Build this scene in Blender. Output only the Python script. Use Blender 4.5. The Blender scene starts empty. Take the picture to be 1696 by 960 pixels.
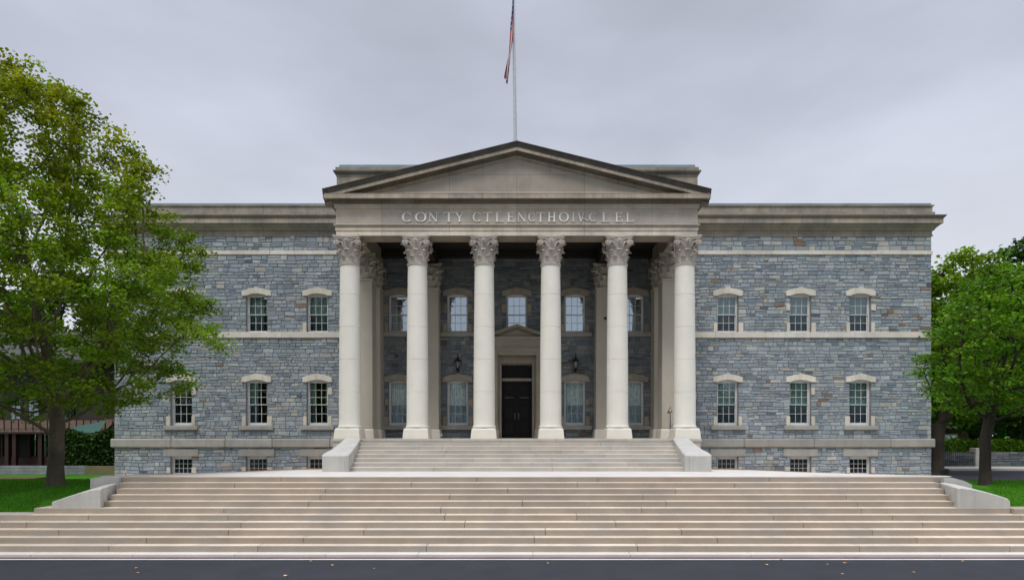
import bpy, math, random
import numpy as np
from math import radians as R, sin, cos, pi
random.seed(7)
rng = np.random.default_rng(11)
C = bpy.context.scene.collection
F, CX, HY, EYE = 1020.0, 856.0, 720.0, 3.0
def X(px, d): return (px-CX)*d/F
def Z(py, d): return EYE+(HY-py)*d/F

# ------------------------------------------------------------------ mesh builder
class MB:
    def __init__(s): s.v=[]; s.f=[]; s.c=[]; s.m=[]
    def add(s, vs, fs, col=(1,1,1), mi=0):
        n=len(s.v); s.v.extend(vs)
        for f in fs: s.f.append(tuple(i+n for i in f)); s.c.append(col); s.m.append(mi)
    def box(s, x0,x1,y0,y1,z0,z1, col=(1,1,1), mi=0, ch=0.0):
        if ch<=0:
            s.add([(x0,y0,z0),(x1,y0,z0),(x1,y1,z0),(x0,y1,z0),(x0,y0,z1),(x1,y0,z1),(x1,y1,z1),(x0,y1,z1)],
              [(0,3,2,1),(4,5,6,7),(0,1,5,4),(1,2,6,5),(2,3,7,6),(3,0,4,7)],col,mi); return
        a,b=(x0+x1)/2,(y0+y1)/2; e=(z0+z1)/2; hx,hy,hz=(x1-x0)/2,(y1-y0)/2,(z1-z0)/2
        c=min(ch,hx*.9,hy*.9,hz*.9); vs=[]; idx={}
        for sx in(-1,1):
            for sy in(-1,1):
                for sz in(-1,1):
                    for k in range(3):
                        p=[hx,hy,hz]; 
                        for j in range(3):
                            if j!=k: p[j]-=c
                        idx[(sx,sy,sz,k)]=len(vs); vs.append((a+sx*p[0],b+sy*p[1],e+sz*p[2]))
        fs=[]
        I=idx
        for sx in(-1,1):
            fs.append([I[(sx,-1,-1,0)],I[(sx,1,-1,0)],I[(sx,1,1,0)],I[(sx,-1,1,0)]][::sx])
        for sy in(-1,1):
            fs.append([I[(-1,sy,-1,1)],I[(1,sy,-1,1)],I[(1,sy,1,1)],I[(-1,sy,1,1)]][::-sy])
        for sz in(-1,1):
            fs.append([I[(-1,-1,sz,2)],I[(1,-1,sz,2)],I[(1,1,sz,2)],I[(-1,1,sz,2)]][::sz])
        for sx in(-1,1):
            for sy in(-1,1):
                fs.append([I[(sx,sy,-1,0)],I[(sx,sy,1,0)],I[(sx,sy,1,1)],I[(sx,sy,-1,1)]][::-sx*sy])
            for sz in(-1,1):
                fs.append([I[(sx,-1,sz,0)],I[(sx,1,sz,0)],I[(sx,1,sz,2)],I[(sx,-1,sz,2)]][::sx*sz])
        for sy in(-1,1):
            for sz in(-1,1):
                fs.append([I[(-1,sy,sz,1)],I[(1,sy,sz,1)],I[(1,sy,sz,2)],I[(-1,sy,sz,2)]][::-sy*sz])
        for sx in(-1,1):
            for sy in(-1,1):
                for sz in(-1,1):
                    fs.append([I[(sx,sy,sz,0)],I[(sx,sy,sz,1)],I[(sx,sy,sz,2)]][::sx*sy*sz])
        s.add(vs,[tuple(f) for f in fs],col,mi)
    def prism(s, poly, y0, y1, col=(1,1,1), axis='y', mi=0):
        n=len(poly)
        if axis=='y': vs=[(a,y0,b) for a,b in poly]+[(a,y1,b) for a,b in poly]
        elif axis=='x': vs=[(y0,a,b) for a,b in poly]+[(y1,a,b) for a,b in poly]
        else: vs=[(a,b,y0) for a,b in poly]+[(a,b,y1) for a,b in poly]
        fs=[tuple(range(n)),tuple(range(2*n-1,n-1,-1))]
        for i in range(n): j=(i+1)%n; fs.append((i,i+n,j+n,j))
        s.add(vs,fs,col,mi)
    def lathe(s, prof, cx,cy,cz=0, n=32, col=(1,1,1), a0=0,a1=2*pi, mi=0):
        full=abs(a1-a0-2*pi)<1e-6; m=n if full else n+1
        vs=[]; fs=[]
        for r,z in prof:
            for k in range(m):
                a=a0+(a1-a0)*k/n; vs.append((cx+r*cos(a),cy+r*sin(a),cz+z))
        for i in range(len(prof)-1):
            for k in range(n):
                k2=(k+1)%m; fs.append((i*m+k,i*m+k2,(i+1)*m+k2,(i+1)*m+k))
        s.add(vs,fs,col,mi)
        if full:
            s.add(vs[:m],[tuple(range(m-1,-1,-1))],col,mi); s.add(vs[-m:],[tuple(range(m))],col,mi)
    def tube(s, pts, rad, n=6, col=(1,1,1), mi=0):
        pts=[np.array(p,float) for p in pts]; rings=[]
        if not hasattr(rad,'__len__'): rad=[rad]*len(pts)
        for i,p in enumerate(pts):
            t=pts[min(i+1,len(pts)-1)]-pts[max(i-1,0)]; t/=np.linalg.norm(t)+1e-9
            u=np.cross(t,(0,0,1) if abs(t[2])<.9 else (0,1,0)); u/=np.linalg.norm(u); w=np.cross(u,t)
            rings.append([tuple(p+rad[i]*(cos(2*pi*k/n)*u+sin(2*pi*k/n)*w)) for k in range(n)])
        vs=[v for r in rings for v in r]; fs=[]
        for i in range(len(pts)-1):
            for k in range(n): k2=(k+1)%n; fs.append((i*n+k,i*n+k2,(i+1)*n+k2,(i+1)*n+k))
        fs.append(tuple(range(n-1,-1,-1))); fs.append(tuple(range((len(pts)-1)*n,len(pts)*n)))
        s.add(vs,fs,col,mi)
    def usweep(s, prof, x0,x1,yf,yb, col=(1,1,1), cap=False):
        """moulding profile (outset, z) swept round the front and both sides of a rectangular plan"""
        vs=[]; fs=[]
        for o,z in prof:
            vs += [(x0-o,yb,z),(x0-o,yf-o,z),(x1+o,yf-o,z),(x1+o,yb,z)]
        for i in range(len(prof)-1):
            for k in range(3): fs.append((i*4+k,i*4+k+1,i*4+4+k+1,i*4+4+k))
        n=(len(prof)-1)*4
        if prof[-1][0]<=-.25 or cap: fs.append((n,n+1,n+2,n+3))
        s.add(vs,fs,col)
    def build(s, name, mat, parent=None, origin=(0,0,0), smooth=None):
        me=bpy.data.meshes.new(name)
        pw=WORLD.get(parent.name,(0,0,0)) if parent else (0,0,0)
        v=np.array(s.v,float)-np.array(origin)
        me.from_pydata(v.tolist(),[],s.f)
        ca=me.color_attributes.new('Col','FLOAT_COLOR','CORNER')
        lt=np.array([len(f) for f in s.f]); cc=np.repeat(np.array(s.c,float),lt,axis=0)
        ca.data.foreach_set('color',np.hstack([cc,np.ones((len(cc),1))]).ravel().astype(np.float32))
        for m in (mat if isinstance(mat,(list,tuple)) else [mat]): me.materials.append(m)
        if isinstance(mat,(list,tuple)): me.polygons.foreach_set('material_index',s.m)
        if smooth is not None:
            me.polygons.foreach_set('use_smooth',[True]*len(s.f))
            try: me.set_sharp_from_angle(angle=R(smooth))
            except Exception: pass
        me.validate(); me.update()
        o=bpy.data.objects.new(name,me); C.objects.link(o)
        o.location=tuple(np.array(origin)-np.array(pw)); WORLD[o.name]=tuple(origin)
        if parent: o.parent=parent
        return o
WORLD={}
def empty(name, loc):
    o=bpy.data.objects.new(name,None); C.objects.link(o); o.location=loc; o.empty_display_size=.2
    WORLD[o.name]=tuple(loc); return o
def tag(o,label=None,cat=None,group=None,kind=None):
    if label:o['label']=label
    if cat:o['category']=cat
    if group:o['group']=group
    if kind:o['kind']=kind
    return o
def copy_tree(o,parent=None,loc=None):
    c=o.copy(); C.objects.link(c); c.parent=parent if parent else o.parent
    if loc is not None: c.location=loc
    for ch in list(o.children): copy_tree(ch,c)
    return c

# ------------------------------------------------------------------ materials
def newmat(name):
    m=bpy.data.materials.new(name); m.use_nodes=True; nt=m.node_tree; nt.nodes.clear()
    out=nt.nodes.new('ShaderNodeOutputMaterial'); return m,nt,out
def mathn(nt,op,a,b=None,c=None,clamp=False):
    n=nt.nodes.new('ShaderNodeMath'); n.operation=op; n.use_clamp=clamp
    for i,q in enumerate((a,b,c)):
        if q is None: continue
        if isinstance(q,(int,float)): n.inputs[i].default_value=q
        else: nt.links.new(q,n.inputs[i])
    return n.outputs[0]
def mixc(nt,fac,a,b,mode='MIX'):
    n=nt.nodes.new('ShaderNodeMix'); n.data_type='RGBA'; n.blend_type=mode
    for s,q in ((n.inputs[0],fac),(n.inputs[6],a),(n.inputs[7],b)):
        if isinstance(q,(int,float)): s.default_value=q
        elif isinstance(q,tuple): s.default_value=(*q[:3],1)
        else: nt.links.new(q,s)
    return n.outputs[2]
def noise(nt,vec,scale,detail=4,rough=.55):
    n=nt.nodes.new('ShaderNodeTexNoise'); n.inputs['Scale'].default_value=scale
    n.inputs['Detail'].default_value=detail; n.inputs['Roughness'].default_value=rough
    nt.links.new(vec,n.inputs['Vector']); return n.outputs['Fac']
def mapr(nt,v,a,b,c=0.,d=1.):
    n=nt.nodes.new('ShaderNodeMapRange'); nt.links.new(v,n.inputs[0])
    for i,q in enumerate((a,b,c,d)): n.inputs[i+1].default_value=q
    return n.outputs[0]
def geopos(nt,sc=(1,1,1)):
    g=nt.nodes.new('ShaderNodeNewGeometry'); m=nt.nodes.new('ShaderNodeMapping'); m.inputs['Scale'].default_value=sc
    nt.links.new(g.outputs['Position'],m.inputs['Vector']); return m.outputs[0]
def stone(name, base, var=.25, rough=.85, bump=.25, streak=.0, streakcol=(.12,.11,.10), blotch=None, joints=None, spec=.3, fine=28, moss=None):
    m,nt,out=newmat(name); L=nt.links
    b=nt.nodes.new('ShaderNodeBsdfPrincipled'); L.new(b.outputs[0],out.inputs[0])
    b.inputs['Roughness'].default_value=rough; b.inputs['Specular IOR Level'].default_value=spec
    at=nt.nodes.new('ShaderNodeAttribute'); at.attribute_name='Col'
    pos=geopos(nt)
    n1=noise(nt,pos,1.3,5); n2=noise(nt,pos,fine,4,.6)
    f=mathn(nt,'ADD',mapr(nt,n1,.3,.7,1-var,1+var*.6),mapr(nt,n2,.3,.7,-var*.45,var*.45))
    c=mixc(nt,1.0,base,at.outputs['Color'],'MULTIPLY')
    cmb=nt.nodes.new('ShaderNodeCombineXYZ')
    for i in range(3): L.new(f,cmb.inputs[i])
    c=mixc(nt,1.0,c,cmb.outputs[0],'MULTIPLY')
    if blotch:
        nb=noise(nt,geopos(nt,(.6,.6,1.3)),1.1,6,.65)
        c=mixc(nt,mapr(nt,nb,.5,.72,0,.75),c,blotch)
    if streak:
        ns=noise(nt,geopos(nt,(3.0,3.0,.22)),1.6,5,.7)
        c=mixc(nt,mathn(nt,'MULTIPLY',mapr(nt,ns,.48,.75),streak,clamp=True),c,streakcol)
    if joints:
        w,h,off=joints
        br=nt.nodes.new('ShaderNodeTexBrick'); sp=nt.nodes.new('ShaderNodeSeparateXYZ'); cb=nt.nodes.new('ShaderNodeCombineXYZ')
        L.new(geopos(nt),sp.inputs[0]); L.new(sp.outputs[0],cb.inputs[0]); L.new(sp.outputs[2],cb.inputs[1]); L.new(cb.outputs[0],br.inputs[0])
        br.inputs['Scale'].default_value=1; br.inputs['Brick Width'].default_value=w; br.inputs['Row Height'].default_value=h
        br.inputs['Mortar Size'].default_value=.008; br.inputs['Mortar Smooth'].default_value=.3; br.offset=off
        br.inputs['Color1'].default_value=(.90,.90,.91,1); br.inputs['Color2'].default_value=(1.06,1.04,1.0,1); br.inputs['Mortar'].default_value=(.45,.43,.4,1)
        c=mixc(nt,1.0,c,br.outputs['Color'],'MULTIPLY')
    if moss:
        g=nt.nodes.new('ShaderNodeNewGeometry'); sn=nt.nodes.new('ShaderNodeSeparateXYZ'); L.new(g.outputs['Normal'],sn.inputs[0])
        nm=noise(nt,pos,2.5,5,.7)
        c=mixc(nt,mathn(nt,'MULTIPLY',mapr(nt,nm,.42,.62),moss[1],clamp=True),c,moss[0])
    L.new(c,b.inputs['Base Color'])
    bp=nt.nodes.new('ShaderNodeBump'); bp.inputs['Strength'].default_value=bump; bp.inputs['Distance'].default_value=.03
    nb=noise(nt,pos,fine*.6,6,.65); L.new(nb,bp.inputs['Height']); L.new(bp.outputs[0],b.inputs['Normal'])
    return m
def plain(name,col,rough=.5,metal=0,spec=.5,var=.08,sc=6):
    m,nt,out=newmat(name); b=nt.nodes.new('ShaderNodeBsdfPrincipled'); nt.links.new(b.outputs[0],out.inputs[0])
    at=nt.nodes.new('ShaderNodeAttribute'); at.attribute_name='Col'
    n=noise(nt,geopos(nt),sc,4); f=mapr(nt,n,.3,.7,1-var,1+var)
    cmb=nt.nodes.new('ShaderNodeCombineXYZ')
    for i in range(3): nt.links.new(f,cmb.inputs[i])
    c=mixc(nt,1.0,mixc(nt,1.0,col,at.outputs['Color'],'MULTIPLY'),cmb.outputs[0],'MULTIPLY')
    nt.links.new(c,b.inputs['Base Color']); b.inputs['Roughness'].default_value=rough; b.inputs['Metallic'].default_value=metal
    b.inputs['Specular IOR Level'].default_value=spec; return m
def glassm(name, refl, tint, rough=.03):
    m,nt,out=newmat(name); L=nt.links
    tr=nt.nodes.new('ShaderNodeBsdfTransparent'); tr.inputs[0].default_value=(*tint,1)
    gl=nt.nodes.new('ShaderNodeBsdfGlossy'); gl.inputs['Color'].default_value=(.78,.90,1,1); gl.inputs['Roughness'].default_value=rough
    bp=nt.nodes.new('ShaderNodeBump'); bp.inputs['Strength'].default_value=.12; bp.inputs['Distance'].default_value=.02
    L.new(noise(nt,geopos(nt),3.0,2),bp.inputs['Height']); L.new(bp.outputs[0],gl.inputs['Normal'])
    mx=nt.nodes.new('ShaderNodeMixShader'); mx.inputs[0].default_value=refl
    L.new(tr.outputs[0],mx.inputs[1]); L.new(gl.outputs[0],mx.inputs[2]); L.new(mx.outputs[0],out.inputs[0]); return m
def leafm(name, base, trans=.35):
    m,nt,out=newmat(name); L=nt.links
    at=nt.nodes.new('ShaderNodeAttribute'); at.attribute_name='Col'
    c=mixc(nt,1.0,base,at.outputs['Color'],'MULTIPLY')
    b=nt.nodes.new('ShaderNodeBsdfPrincipled'); b.inputs['Roughness'].default_value=.55; b.inputs['Specular IOR Level'].default_value=.18
    t=nt.nodes.new('ShaderNodeBsdfTranslucent'); L.new(c,b.inputs['Base Color'])
    L.new(mixc(nt,1.0,c,(1.25,1.35,.5),'MULTIPLY'),t.inputs[0])
    mx=nt.nodes.new('ShaderNodeMixShader'); mx.inputs[0].default_value=trans
    L.new(b.outputs[0],mx.inputs[1]); L.new(t.outputs[0],mx.inputs[2]); L.new(mx.outputs[0],out.inputs[0]); return m

M={}
M['rubble']=stone('rubble_stone',(1,1,1),.20,.85,.55,streak=.25,streakcol=(.22,.24,.27),fine=22)
M['trim']=stone('limestone_trim',(.66,.61,.53),.16,.85,.12,streak=.25,streakcol=(.26,.245,.22))
M['entab']=stone('weathered_entablature',(.52,.465,.39),.18,.85,.10,streak=.30,streakcol=(.21,.20,.18),blotch=(.33,.32,.29),joints=(2.75,60,.0))
M['cornice']=stone('weathered_cornice',(.31,.272,.22),.28,.9,.15,streak=.55,streakcol=(.13,.125,.115),blotch=(.20,.20,.195),joints=(1.37,60,.0))
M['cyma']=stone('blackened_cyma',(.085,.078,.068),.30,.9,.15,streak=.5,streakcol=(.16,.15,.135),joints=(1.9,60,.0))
M['tymp']=stone('tympanum_stone',(.39,.345,.285),.14,.85,.08,streak=.2,streakcol=(.25,.24,.22),joints=(2.75,.85,.5))
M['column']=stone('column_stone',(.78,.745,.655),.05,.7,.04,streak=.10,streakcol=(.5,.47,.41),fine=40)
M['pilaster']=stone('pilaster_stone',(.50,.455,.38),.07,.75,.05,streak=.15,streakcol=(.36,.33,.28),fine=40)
M['capital']=stone('capital_stone',(.50,.45,.395),.20,.85,.2,streak=.25,streakcol=(.25,.22,.2),fine=35)
M['step']=stone('step_stone',(.365,.305,.238),.12,.8,.10,streak=.25,streakcol=(.33,.29,.25),blotch=(.33,.30,.26))
M['pstep']=stone('pale_step_stone',(.46,.42,.36),.14,.8,.10,streak=.2,streakcol=(.33,.31,.28),blotch=(.42,.41,.37))
M['cheek']=stone('cheek_wall_concrete',(.50,.485,.44),.12,.8,.10,streak=.55,streakcol=(.33,.33,.32))
M['plaza']=stone('plaza_concrete',(.60,.56,.51),.08,.85,.06)
M['wtable']=stone('water_table_stone',(.36,.34,.30),.16,.85,.12,streak=.45,streakcol=(.22,.22,.21))
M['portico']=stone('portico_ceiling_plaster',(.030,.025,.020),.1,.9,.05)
M['doorstone']=stone('doorcase_stone',(.36,.318,.262),.15,.85,.1,streak=.2,streakcol=(.3,.27,.22))
M['letter']=stone('inscription_stone',(.85,.83,.79),.15,.85,.05)
M['asphalt']=stone('asphalt',(.029,.030,.037),.14,.8,.3,blotch=(.034,.034,.041),fine=60,spec=.25)
M['line']=stone('road_paint',(.62,.60,.58),.12,.7,.1,fine=40)
M['kerb']=stone('kerb_stone',(.60,.56,.50),.08,.8,.1)
M['gutter']=stone('brick_gutter',(.14,.085,.08),.25,.9,.3)
M['path']=stone('path_concrete',(.48,.44,.39),.1,.85,.1)
M['ground']=stone('ground_soil_and_turf',(.045,.16,.010),.35,.95,.5,blotch=(.055,.15,.012),spec=.05,fine=12)
M['mulch']=stone('mulch',(.11,.055,.03),.3,.95,.6,fine=20)
M['metalcap']=plain('zinc_flashing',(.20,.27,.31),.45,.3,var=.2,sc=1.5)
M['roof']=plain('dark_roofing',(.06,.07,.07),.7)
M['white']=plain('white_painted_wood',(.62,.62,.61),.45,var=.05)
M['glass_hi']=glassm('sky_reflecting_glass',.42,(.75,.82,.85))
M['glass_mid']=glassm('window_glass',.12,(.72,.82,.82))
M['glass_scr']=glassm('screened_window_glass',.045,(.30,.33,.37),.15)
M['glass_pl']=glassm('porch_window_glass',.10,(.95,1,1)); M['glass_p2']=glassm('porch_lower_glass',.08,(.60,.68,.72))
M['curtain_p']=plain('pale_teal_curtain',(.78,.86,.86),.9,var=.15)
M['curtain']=plain('grey_green_curtain',(.40,.50,.47),.9,var=.1)
M['curtain_b']=plain('pale_blue_curtain',(.62,.70,.78),.9,var=.1)
M['dark']=plain('dark_interior',(.02,.02,.022),.9)
M['door']=plain('dark_door_paint',(.007,.005,.006),.45,spec=.25,var=.2)
M['brass']=plain('brass',(.20,.17,.12),.4,1)
M['iron']=plain('black_iron',(.012,.013,.014),.45)
M['lampglass']=plain('milky_lamp_glass',(.30,.31,.30),.2)
M['pole']=plain('flagpole_paint',(.50,.52,.52),.35,.3)
M['bark']=stone('bark',(.105,.085,.060),.35,.95,.9,streak=.6,streakcol=(.05,.04,.03),fine=18)
M['barkd']=stone('dark_bark',(.045,.035,.028),.35,.95,.9,streak=.6,streakcol=(.025,.02,.016),fine=18)
M['leaf']=leafm('maple_leaves',(.135,.235,.010))
M['leaf2']=leafm('bright_leaves',(.088,.20,.010))
M['leafd']=leafm('dark_leaves',(.030,.07,.012),.25)
M['grass']=leafm('grass_blades',(.065,.225,.012),.3)
M['red']=plain('dark_red_paint',(.035,.007,.009),.5)
M['tan']=plain('tan_shingles',(.10,.062,.04),.8,var=.3)
M['shopwall']=plain('dark_brown_wall',(.035,.028,.024),.8)
M['shopglass']=glassm('shop_glass',.25,(.3,.35,.3))
M['teal']=plain('green_awning_cloth',(.018,.085,.062),.7,var=.15)
M['blockwall']=stone('grey_block_wall',(.24,.25,.26),.3,.9,.4,joints=(.5,.16,.5))
M['buff']=stone('buff_wall',(.19,.16,.09),.2,.9,.2)
M['brown']=plain('brown_brick',(.10,.06,.045),.9,var=.2)
M['greyroof']=plain('grey_shingle',(.05,.048,.045),.9)
M['dryleaf']=plain('dry_leaf',(.38,.22,.10),.8,var=.3)
M['flagm']=plain('flag_cloth',(1,1,1),.8,var=.05)

# ------------------------------------------------------------------ levels
SZ0=Z(789.5,18.74)          # plaza level
RS,TR=.15,.33
KERB=SZ0-RS*11; FLOOR=Z(726,24.95)
YF=30.0
XL,XR=X(190,YF),X(1542,YF)
def zf(py): return Z(py,YF)

# ================================================================== COURTHOUSE
ch=tag(empty('courthouse',(0,YF,1.0)),'blue-grey stone courthouse with six white Corinthian columns under a wide pediment','courthouse')

# ---- rubble masonry
def wob(u,z,s): return .018*sin(u*1.9+z*3.1+s)+.012*sin(u*4.7-z*2.3+2*s)
def stone_col(u,z,r):
    cl=sin(u*.7+1.3*sin(z*.9))*.5+sin(u*.23+z*1.7+2)*.5
    t=r.random()+.07*cl
    if t<.36: c=(.325,.382,.435)
    elif t<.66: c=(.385,.435,.475)
    elif t<.775: c=(.25,.305,.365)
    elif t<.90: c=(.46,.495,.51)
    elif t<.972: c=(.45,.45,.425)
    elif t<.992: c=(.50,.48,.43)
    elif t<.996: c=(.13,.15,.185)
    else: c=(.29,.21,.16)
    k=.70+.26*r.random(); return tuple(k*q*e_*(1+.04*(r.random()-.5)) for q,e_ in zip(c,(1.03,1.0,.945)))
def masonry(mb, u0,u1, bands, openings, mp, seed, h0=.12,h1=.23, w0=.17,w1=.55, mortar=(.18,.195,.215), tint=1.0):
    r=random.Random(seed)
    H01=(h0,h1)
    for (za,zb) in bands:
        h0,h1=(.19,.27) if za>11.9 else H01
        zs=[za]
        while zs[-1]<zb-1e-4:
            h=r.uniform(h0,h1); 
            if zb-zs[-1]-h<h0*.8: h=zb-zs[-1]
            if h>h1*1.35: h/=2
            zs.append(zs[-1]+h)
        for z0,z1 in zip(zs[:-1],zs[1:]):
            zm=(z0+z1)/2; runs=[(u0,u1)]
            for (a,b,c,d) in openings:
                if c<zm<d:
                    nr=[]
                    for p,q in runs:
                        if b<=p or a>=q: nr.append((p,q)); continue
                        if a>p: nr.append((p,a))
                        if b<q: nr.append((b,q))
                    runs=nr
            for p,q in runs:
                u=p
                while u<q-1e-4:
                    w=r.uniform(w0,w1)*(.75+1.6*(z1-z0))
                    if q-u-w<w0*.8: w=q-u
                    cells=[(u,u+w,z0,z1)]
                    t=r.random()
                    if z1-z0>.19 and t<.22: zc=z0+(z1-z0)*r.uniform(.4,.6); cells=[(u,u+w,z0,zc),(u,u+w,zc,z1)]
                    elif t>.93 and w>.4: 
                        uc=u+w*r.uniform(.35,.65); zc=z0+(z1-z0)*r.uniform(.4,.6); cells=[(u,uc,z0,z1),(uc,u+w,z0,zc),(uc,u+w,zc,z1)]
                    for (a,b,c,d) in cells:
                        g=.006; ins=r.uniform(.010,.024); dep=r.uniform(.012,.038)
                        def P(uu,zz,o):
                            zo=wob(uu,zz,seed) if za+.02<zz<zb-.02 else 0
                            return mp(uu,zz+zo,o)
                        sk=r.uniform(-.02,.02) if r.random()<.6 else 0
                        if a-.001<=p or b+.001>=q: sk=0
                        o4=[(a+g,c+g),(b-g+sk,c+g),(b-g-sk*.5,d-g),(a+g,d-g)]
                        i4=[(a+g+ins,c+g+ins),(b-g+sk-ins,c+g+ins),(b-g-sk*.5-ins,d-g-ins),(a+g+ins,d-g-ins)]
                        vs=[P(x,y,-.01) for x,y in o4]+[P(x,y,dep*r.uniform(.75,1.2)) for x,y in i4]
                        mb.add(vs,[(4,5,6,7),(0,1,5,4),(1,2,6,5),(2,3,7,6),(3,0,4,7)],tuple(tint*q for q in stone_col(u,z0,r)))
                    u+=w
    # mortar backing with openings, and their reveals
    zs=sorted(set([bands[0][0],bands[-1][1]]+[o[2] for o in openings]+[o[3] for o in openings])); us=sorted(set([u0,u1]+[o[0] for o in openings]+[o[1] for o in openings]))
    zs=[z for z in zs if bands[0][0]<=z<=bands[-1][1]]
    for a,b in zip(us[:-1],us[1:]):
        for c,d in zip(zs[:-1],zs[1:]):
            um,zm=(a+b)/2,(c+d)/2
            if any(o[0]<um<o[1] and o[2]<zm<o[3] for o in openings): continue
            mb.add([mp(a,c,0),mp(b,c,0),mp(b,d,0),mp(a,d,0)],[(0,1,2,3)],mortar)
    for (a,b,c,d) in openings:
        for (p,q) in (((a,c),(a,d)),((b,c),(b,d)),((a,d),(b,d)),((a,c),(b,c))):
            mb.add([mp(p[0],p[1],.02),mp(q[0],q[1],.02),mp(q[0],q[1],-.34),mp(p[0],p[1],-.34)],[(0,1,2,3)],(.30,.29,.27))
front=lambda u,z,o:(u,YF-o,z)
WW=1.03
LW=[X(300.5,YF),X(425.5,YF),X(526,YF)]; RW=[X(1205,YF),X(1325.5,YF),X(1424.5,YF)]
PW=[X(661,YF),X(758,YF),X(856,YF),X(952,YF),X(1049,YF)]
ZB0,ZB1=1.05,1.97; ZL0,ZL1=zf(704.5),zf(628.5); ZU0,ZU1=zf(550),zf(486)
ZW1=zf(391.5)
bandsW=[(.8,ZB1),(ZB1,zf(740.5)),(zf(726),ZL0),(ZL0,ZL1),(ZL1,zf(559.5)),(ZU0,ZU1),(ZU1,zf(422)),(zf(415.5),ZW1)]
def ops(xs, b=True):
    r=[]
    for x in xs:
        a,c=x-WW/2,x+WW/2
        if b: r.append((a,c,ZB0,ZB1))
        r+= [(a,c,ZL0,ZL1),(a,c,ZU0,ZU1)]
    return r
for (a,b,xs,sd) in ((XL,-7.35,LW,3),(7.35,XR,RW,9)):
    mb=MB(); masonry(mb,a,b,bandsW,ops(xs),front,sd)
    # end wall, going back
    ex=a if a<-8 else b; sg=-1 if a<-8 else 1
    side=(lambda u,z,o,ex=ex,sg=sg:(ex+sg*o,u,z))
    masonry(mb,YF,YF+15.9,bandsW,[],side,sd+40)
    mb.build('wall',M['rubble'],ch,(0,YF,1))
mb=MB()
pops=[]
for i,x in enumerate(PW):
    if i!=2: pops.append((x-WW/2,x+WW/2,ZL0,ZL1))
    pops.append((x-WW/2,x+WW/2,ZU0,ZU1))
ZD=zf(602)
pops.append((-.80,.80,FLOOR-.05,ZD))
masonry(mb,-7.35,7.35,[(FLOOR-.05,ZL0),(ZL0,ZL1),(ZL1,ZD),(ZD,ZU0),(ZU0,ZU1),(ZU1,12.0)],pops,front,21,tint=.66)  # same stone tinted down, portico shade put into its colour
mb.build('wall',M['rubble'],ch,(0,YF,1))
# closed shell behind
mb=MB(); mb.box(XL+.35,XR-.35,YF+15.3,YF+15.7,.8,13.0); mb.box(XL+.1,XR-.1,YF+.4,YF+15.6,13.3,13.5)
mb.box(XL+.2,XR-.2,YF+.4,YF+15.5,.9,1.0); mb.box(XL+.2,XR-.2,YF+.4,YF+15.5,7.2,7.35)
mb.build('floor_slab',M['dark'],ch,(0,YF,1))

# ---- trim: string courses made of blocks
def blocks(mb,x0,x1,y0,y1,z0,z1,l0=1.8,l1=3.2,seed=1,ch_=.012,gap=.006,v=.08,top_light=None):
    r=random.Random(seed); x=x0
    while x<x1-1e-4:
        w=r.uniform(l0,l1)
        if x1-x-w<l0*.7: w=x1-x
        k=1+r.uniform(-v,v); h=r.uniform(-.02,.02)
        mb.box(x+gap/2,x+w-gap/2,y0,y1,z0,z1,(k+h,k,k-h),ch=ch_)
        if top_light:  # paler top face: skylight on the treads put into the colour
            q=len(mb.c)-26+5; mb.c[q]=tuple(top_light*c_ for c_ in (k+h,k*1.02,(k-h)*1.05))
        x+=w
for i,(a,b) in enumerate(((XL,-7.35),(7.35,XR))):
    lo=-.05 if i==0 else 0; hi=0 if i==0 else .05
    mb=MB(); blocks(mb,a+lo,b+hi,YF-.065,YF+.08,zf(422),zf(415.5),seed=5+i)
    sx=XL if i==0 else XR
    mb.box(sx-.055,sx+.055,YF+.085,YF+15.9,zf(422),zf(415.5)); 
    blocks(mb,a+lo,b+hi,YF-.10,YF+.30,zf(559.5),ZU0,seed=15+i)
    mb.box(sx-.09,sx+.09,YF+.31,YF+15.9,zf(559.5),ZU0)
    mb.build('string_course',M['trim'],ch,(0,YF,1))
    mb=MB(); blocks(mb,a+(lo*3),b+hi*3,YF-.14,YF+.2,zf(740.5),zf(726),2.2,4.2,seed=25+i,ch_=.05,v=.12)
    mb.box(sx-.13,sx+.13,YF+.205,YF+15.9,zf(740.5),zf(726))
    mb.build('water_table',M['wtable'],ch,(0,YF,1))
# ---- wing cornice and parapet
mb=MB()
Zc=lambda p:zf(p)
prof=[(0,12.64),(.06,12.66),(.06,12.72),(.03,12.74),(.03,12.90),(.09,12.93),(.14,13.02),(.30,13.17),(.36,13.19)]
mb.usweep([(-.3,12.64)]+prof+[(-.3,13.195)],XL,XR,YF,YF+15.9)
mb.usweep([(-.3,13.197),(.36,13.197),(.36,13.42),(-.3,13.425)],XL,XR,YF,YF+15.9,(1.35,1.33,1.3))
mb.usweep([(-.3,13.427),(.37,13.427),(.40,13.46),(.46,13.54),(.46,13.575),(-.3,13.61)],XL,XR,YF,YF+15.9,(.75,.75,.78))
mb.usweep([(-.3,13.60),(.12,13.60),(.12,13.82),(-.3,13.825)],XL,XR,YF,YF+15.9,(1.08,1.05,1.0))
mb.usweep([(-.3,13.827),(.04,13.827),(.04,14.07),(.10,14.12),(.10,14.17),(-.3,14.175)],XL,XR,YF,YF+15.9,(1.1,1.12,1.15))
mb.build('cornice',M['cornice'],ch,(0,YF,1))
mb=MB(); mb.box(XL,XR,YF-.02,YF+15.9,14.177,14.27); mb.build('parapet_cap',M['metalcap'],ch,(0,YF,1))
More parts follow.
